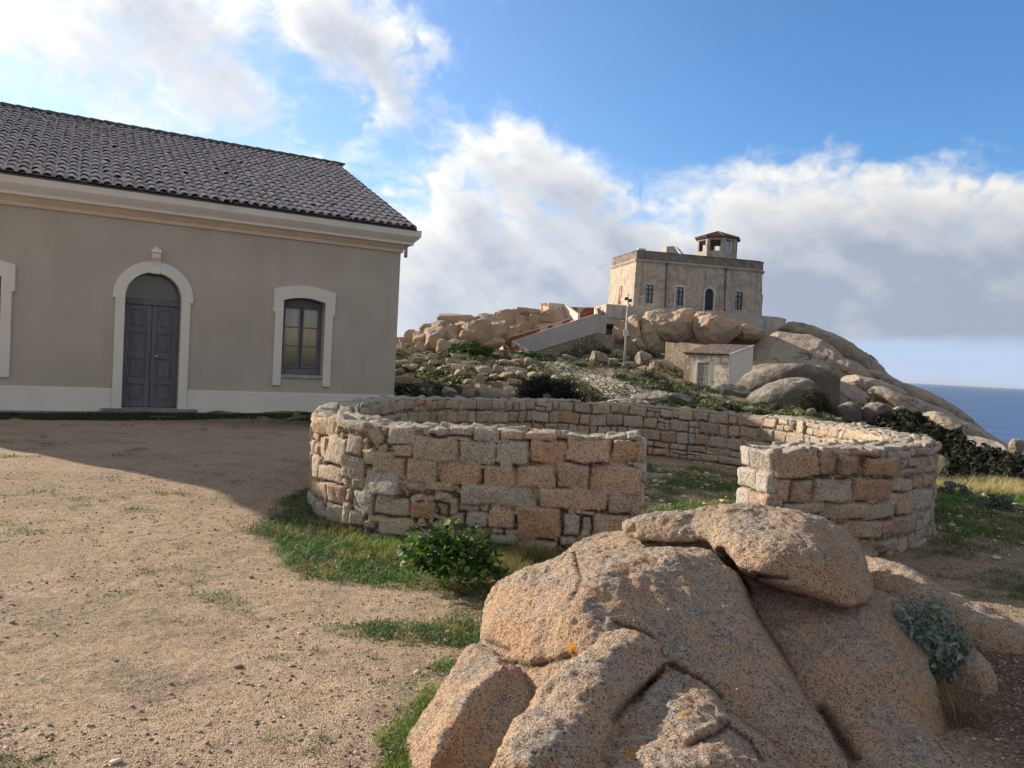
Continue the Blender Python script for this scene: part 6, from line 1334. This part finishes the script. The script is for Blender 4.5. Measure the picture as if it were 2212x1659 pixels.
def gravel():
    rg = np.random.default_rng(80); n = 21000; y = 2.2+7.5*rg.random(n)**1.6; x = rg.uniform(-.75, .80, n)*(y+.4); k = (fbm(np.stack([x, y, 0*x], 1)*1.1, 4, 81) > -.35+.25*rg.random(n)); x, y = x[k], y[k]
    sz = (.0028+.0075*rg.random(len(x))**3.0)*(1+.05*y); big = rg.random(len(x)) < .012; sz[big] *= 2.1
    P = np.stack([x, y, gh(x, y)+sz*.15], 1); pebble_field('gravel_stones', P, sz, pick([(.46, .36, .27), (.35, .28, .22), (.22, .20, .185), (.55, .47, .39), (.13, .13, .135), (.42, .29, .20)], len(x), rg), rg, label='loose small gravel stones scattered over the yard')
    n = 420; a = rg.uniform(0, 6.28, n); r = 3.1*np.sqrt(rg.random(n)); x = 1.25+r*np.cos(a); y = 10.1+r*np.sin(a); x = np.r_[x, rg.uniform(4.6, 9.5, 160)]; y = np.r_[y, rg.uniform(5.5, 13, 160)]; sz = rg.uniform(.012, .05, len(x)); P = np.stack([x, y, gh(x, y)+sz*.2], 1)
    pebble_field('loose_stones', P, sz, pick([(.48, .45, .40), (.36, .33, .28), (.55, .52, .47)], len(x), rg), rg, n=3, label='pale loose stones lying in the grass inside the ring wall')
    n = 380; y = 17+62*rg.random(n)**1.1; x = rg.uniform(-.2, .55, n)*y; P = np.stack([x, y, gh(x, y)], 1); px, py = proj(P); k = (px > 830) & (px < 1930) & ~inpoly(px, py, PATHPOLY) & (fbm(P*[.3, .3, 0], 3, 90) > -.1); P = P[k]; sz = rg.uniform(.10, .42, len(P))*(.5+P[:, 1]*.012)
    pebble_field('field_stones', P, sz, pick([(.30, .26, .21), (.24, .215, .185), (.36, .29, .225)], len(P), rg), rg, n=4, flat=.8, label='countless half-buried field stones on the hillside', mat='rub')
gravel()
# ---------------------------------------------------------------- low weeds and grass of the yard
def weeds():
    rg = np.random.default_rng(90); co = Coll(); n = 620000
    y = 2.2+14*rg.random(n)**1.25; x = rg.uniform(-.78, .85, n)*(y+.3); g = grass_density(x, y); k = rg.random(n) < np.clip(g, 0, 1)**1.1*(1.0/(1+.04*y)); x, y, g = x[k], y[k], g[k]
    P = np.stack([x, y, gh(x, y)-.004], 1); n = len(P); t = fbm(P*[1.6, 1.6, 0], 3, 92); t2 = fbm(P*[6, 6, 0], 2, 93)
    pal = np.where((t2 > .30)[:, None], pick([(.33, .27, .12), (.26, .24, .11)], n, rg), np.where((t > .05)[:, None], pick([(.065, .19, .035), (.10, .25, .05), (.045, .14, .03)], n, rg), pick([(.075, .15, .045), (.12, .19, .09), (.05, .10, .035)], n, rg)))
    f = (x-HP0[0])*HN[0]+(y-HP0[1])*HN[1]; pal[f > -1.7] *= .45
    h = rg.uniform(.010, .034, n)*(1+.8*np.clip(g, 0, 1))*(1+.035*y); blade = rg.random(n) < .55
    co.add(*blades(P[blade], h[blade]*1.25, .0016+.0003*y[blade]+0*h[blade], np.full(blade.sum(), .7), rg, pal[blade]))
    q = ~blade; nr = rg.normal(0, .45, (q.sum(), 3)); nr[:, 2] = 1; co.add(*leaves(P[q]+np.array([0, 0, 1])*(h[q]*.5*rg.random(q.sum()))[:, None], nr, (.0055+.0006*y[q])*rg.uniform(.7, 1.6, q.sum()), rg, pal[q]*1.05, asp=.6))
    m_ = 34000; ss = rg.uniform(-6.3, 7.5, m_); ff = -.46-1.05*rg.random(m_)**1.5; q = HP0[None, :2]+ss[:, None]*HD[None]+ff[:, None]*HN[None]; kk = fbm(np.c_[q, 0*ss]*1.6, 3, 98) > -.3+(-.9-ff)*.5*0; q = q[kk]; P = np.c_[q, gh(q[:, 0], q[:, 1])]; m_ = len(P)
    co.add(*blades(P, rg.uniform(.03, .10, m_), np.full(m_, .009), rg.uniform(.2, .8, m_), rg, pick([(.05, .07, .03), (.07, .09, .04), (.04, .05, .03)], m_, rg)))
    tag(co.build('weeds_and_grass', M['leaf']), 'low green weeds and short grass spreading over the gravel and inside the ring wall', kind='stuff')
    # dry straw-coloured grass
    co = Coll()
    def tufts(pts, nb, h0, h1, pal, spread):
        for px, py, z in pts:
            c = gz(px, py, z); m_ = nb; a = rg.uniform(0, 6.28, m_); r = spread*np.sqrt(rg.random(m_)); Pp = np.stack([c[0]+r*np.cos(a), c[1]+r*np.sin(a), 0*a], 1); Pp[:, 2] = gh(Pp[:, 0], Pp[:, 1])-.005
            co.add(*blades(Pp, rg.uniform(h0, h1, m_), np.full(m_, .0019), rg.uniform(.3, .9, m_), rg, pick(pal, m_, rg), 3))
    ST = [(.50, .38, .17), (.42, .30, .13), (.36, .32, .14)]
    tufts([(742, 1132, 0), (760, 1150, 0), (800, 1165, 0), (835, 1168, 0), (870, 1172, 0), (895, 1180, 0), (720, 1118, 0), (850, 1185, 0), (915, 1200, 0)], 190, .05, .14, ST+[(.12, .22, .05), (.10, .18, .04)], .13)
    tufts([(1090, 1205, 0), (1120, 1195, 0), (1150, 1190, 0), (1180, 1195, 0), (1060, 1215, 0), (1010, 1170, 0), (1110, 1225, 0)], 380, .05, .17, [(.26, .22, .10), (.17, .17, .07), (.36, .29, .14)], .14)
    tufts([(700, 1085, 0), (690, 1068, 0), (680, 1080, 0), (655, 1085, 0)], 260, .03, .10, [(.13, .20, .045), (.3, .28, .12)], .14)
    tufts([(880, 1640, 0), (900, 1655, 0), (860, 1590, 0), (895, 1560, 0), (925, 1520, 0), (950, 1495, 0)], 300, .02, .065, [(.13, .22, .04), (.19, .27, .06), (.4, .34, .14)], .10)
    tufts([(1095, 1655, .0), (1180, 1655, 0)], 100, .03, .09, ST, .08)
    n = 22000; x = rg.uniform(5.8, 12.5, n); y = 11.4+1.9*rg.random(n)+.06*(x-8); k = fbm(np.stack([x, y, 0*x], 1)*1.3, 3, 95) > -.25; x, y = x[k], y[k]; P = np.stack([x, y, gh(x, y)], 1); m_ = len(P)
    co.add(*blades(P, rg.uniform(.05, .20, m_), np.full(m_, .0042), rg.uniform(.2, .8, m_), rg, pick([(.50, .40, .24), (.42, .34, .20), (.56, .47, .31)], m_, rg), 2))
    tag(co.build('dry_grass', M['leaf']), 'dry straw-coloured grass along the wall foot and the bank at the right', kind='stuff')
    # little yellow flowers
    n = 650; x = rg.uniform(4.6, 9.5, n); y = rg.uniform(6.5, 12.2, n); x = np.r_[x, rg.uniform(.0, 3.4, 60)]; y = np.r_[y, rg.uniform(9, 12.5, 60)]; P = np.stack([x, y, gh(x, y)+.06], 1); nr = rg.normal(0, .5, (len(P), 3)); nr[:, 2] = 1
    c2 = Coll(); c2.add(*leaves(P, nr, np.full(len(P), .014), rg, pick([(.65, .52, .03)], len(P), rg), asp=.9)); tag(c2.build('yellow_flowers', M['leaf']), 'tiny yellow flowers dotted through the grass right of the ring wall', kind='stuff')
weeds()
def near_plants():
    rg = np.random.default_rng(101)
    # mallow with big shiny leaves at the foot of the wall
    c = gz(1000, 1243); e = empty('mallow_plant', tuple(c), 0, 'dark green broad-leaved plant with bright sunlit leaves at the foot of the ring wall', 'plant')
    n = 900; u = rg.normal(size=(n, 3)); u /= np.linalg.norm(u, axis=1, keepdims=True); u[:, 2] = np.abs(u[:, 2]); rad = rg.uniform(.55, 1, n); p = u*(rad*(1+.35*vnoise(u*2.5, 7)))[:, None]*[.40, .26, .36]+[-.02, 0, .02]; p = p[np.argsort(rg.random(n))]
    p[:, 0] += -.08*p[:, 2]/.3; co = Coll(); cols = pick([(.028, .075, .018), (.045, .115, .022), (.07, .18, .03)], n, rg); lit = u@SUND > .35; cols[lit] *= 1.5
    cols[:] = pick([(.025, .055, .016), (.035, .085, .02), (.05, .12, .025), (.09, .20, .03), (.03, .06, .02)], n, rg)
    co.add(*leaves(p, u*[1, 1, .8]+[-.2, 0, .55]+rg.normal(0, .35, (n, 3)), rg.uniform(.010, .034, n), rg, cols, 'round', cup=.3)); co.build('foliage', M['leafbig'], e, False)
    m_ = MB()
    for q in range(40): m_.tube([(rg.normal(0, .05), rg.normal(0, .05), 0), tuple(p[q]*.6+rg.normal(0, .01, 3)), tuple(p[q])], [.005, .004, .002], 5)
    m_.build('stems', M['stem'], e)
    # silver ragwort on the flank of the rock
    c = at(2002, 1395, 4.28); e = empty('ragwort_plant', tuple(c), 0, 'silver blue-green lobed-leaved plant growing against the right flank of the foreground outcrop', 'plant')
    co = Coll(); n = 900; u = rg.normal(size=(n, 3)); u /= np.linalg.norm(u, axis=1, keepdims=True); u[:, 1] = -np.abs(u[:, 1])*.7; p = u*rg.uniform(.6, 1.05, n)[:, None]*[.22, .18, .26]; p[:, 0] += -.32*(p[:, 2]-.03); p[:, 2] += .06
    co.add(*leaves(p, u+[0, -.2, .7]+rg.normal(0, .45, (n, 3)), rg.uniform(.018, .040, n), rg, pick([(.17, .235, .215), (.23, .30, .275), (.12, .18, .17), (.30, .35, .31)], n, rg), 'lobed', cup=.3)); co.build('foliage', M['leafbig'], e)
    m_ = MB()
    for q in range(40): m_.tube([(.02, .08, -.12), tuple(p[q*7]*.55+[0, .04, -.02]), tuple(p[q*7])], [.007, .005, .002], 5)
    m_.build('stems', M['stem'], e)
    # tangle of dead stalks beneath it
    c = at(2050, 1560, 3.85); c[2] = float(gh(c[0], c[1])); e = Coll(); n = 900; a = rg.uniform(0, 6.28, n); r = .20*np.sqrt(rg.random(n)); P = np.stack([r*np.cos(a), r*np.sin(a), rg.uniform(-.02, .05, n)], 1)
    e.add(*blades(P, rg.uniform(.05, .17, n), np.full(n, .0016), rg.uniform(.8, 2.2, n), rg, pick([(.22, .15, .09), (.14, .10, .07), (.30, .22, .13)], n, rg), 4)); o = e.build('dead_grass_tuft', M['leaf']); o.location = c; tag(o, 'brown tangle of dead stalks on the soil below the silver plant', 'dead grass')
    for i, (px, py, lb) in enumerate(((2062, 1068, 'small blue-grey cushion plant just below the straw grass at the right'), (2150, 1098, 'larger blue-grey cushion plant at the right edge below the straw grass'))):
        c = gz(px, py); co = crown(c, (.30, .25, .20), rg, 40, 40, .022, BLUE); o = co.build('cushion_plant', M['leaf']); o.location = c; tag(o, lb, 'plant')
M['leafbig'] = material('glossy_leaf', f_leaf, .45, .4); M['stem'] = plain('green_stem', (.12, .16, .06), .8, .2, 9)
near_plants()
# ---------------------------------------------------------------- sea air
def haze():
    m = bpy.data.materials.new('sea_haze'); m.use_nodes = True; t = m.node_tree; t.nodes.clear()
    o = t.nodes.new('ShaderNodeOutputMaterial'); v = t.nodes.new('ShaderNodeVolumePrincipled'); v.inputs['Color'].default_value = (.66, .78, .94, 1); v.inputs['Density'].default_value = 4e-5; v.inputs['Anisotropy'].default_value = .2
    t.links.new(v.outputs[0], o.inputs['Volume'])
    b = MB().box(-31000, 31000, -3500, 31000, SEA-12, 60).build('haze', m); tag(b, 'thin blue sea haze', kind='stuff')
haze()
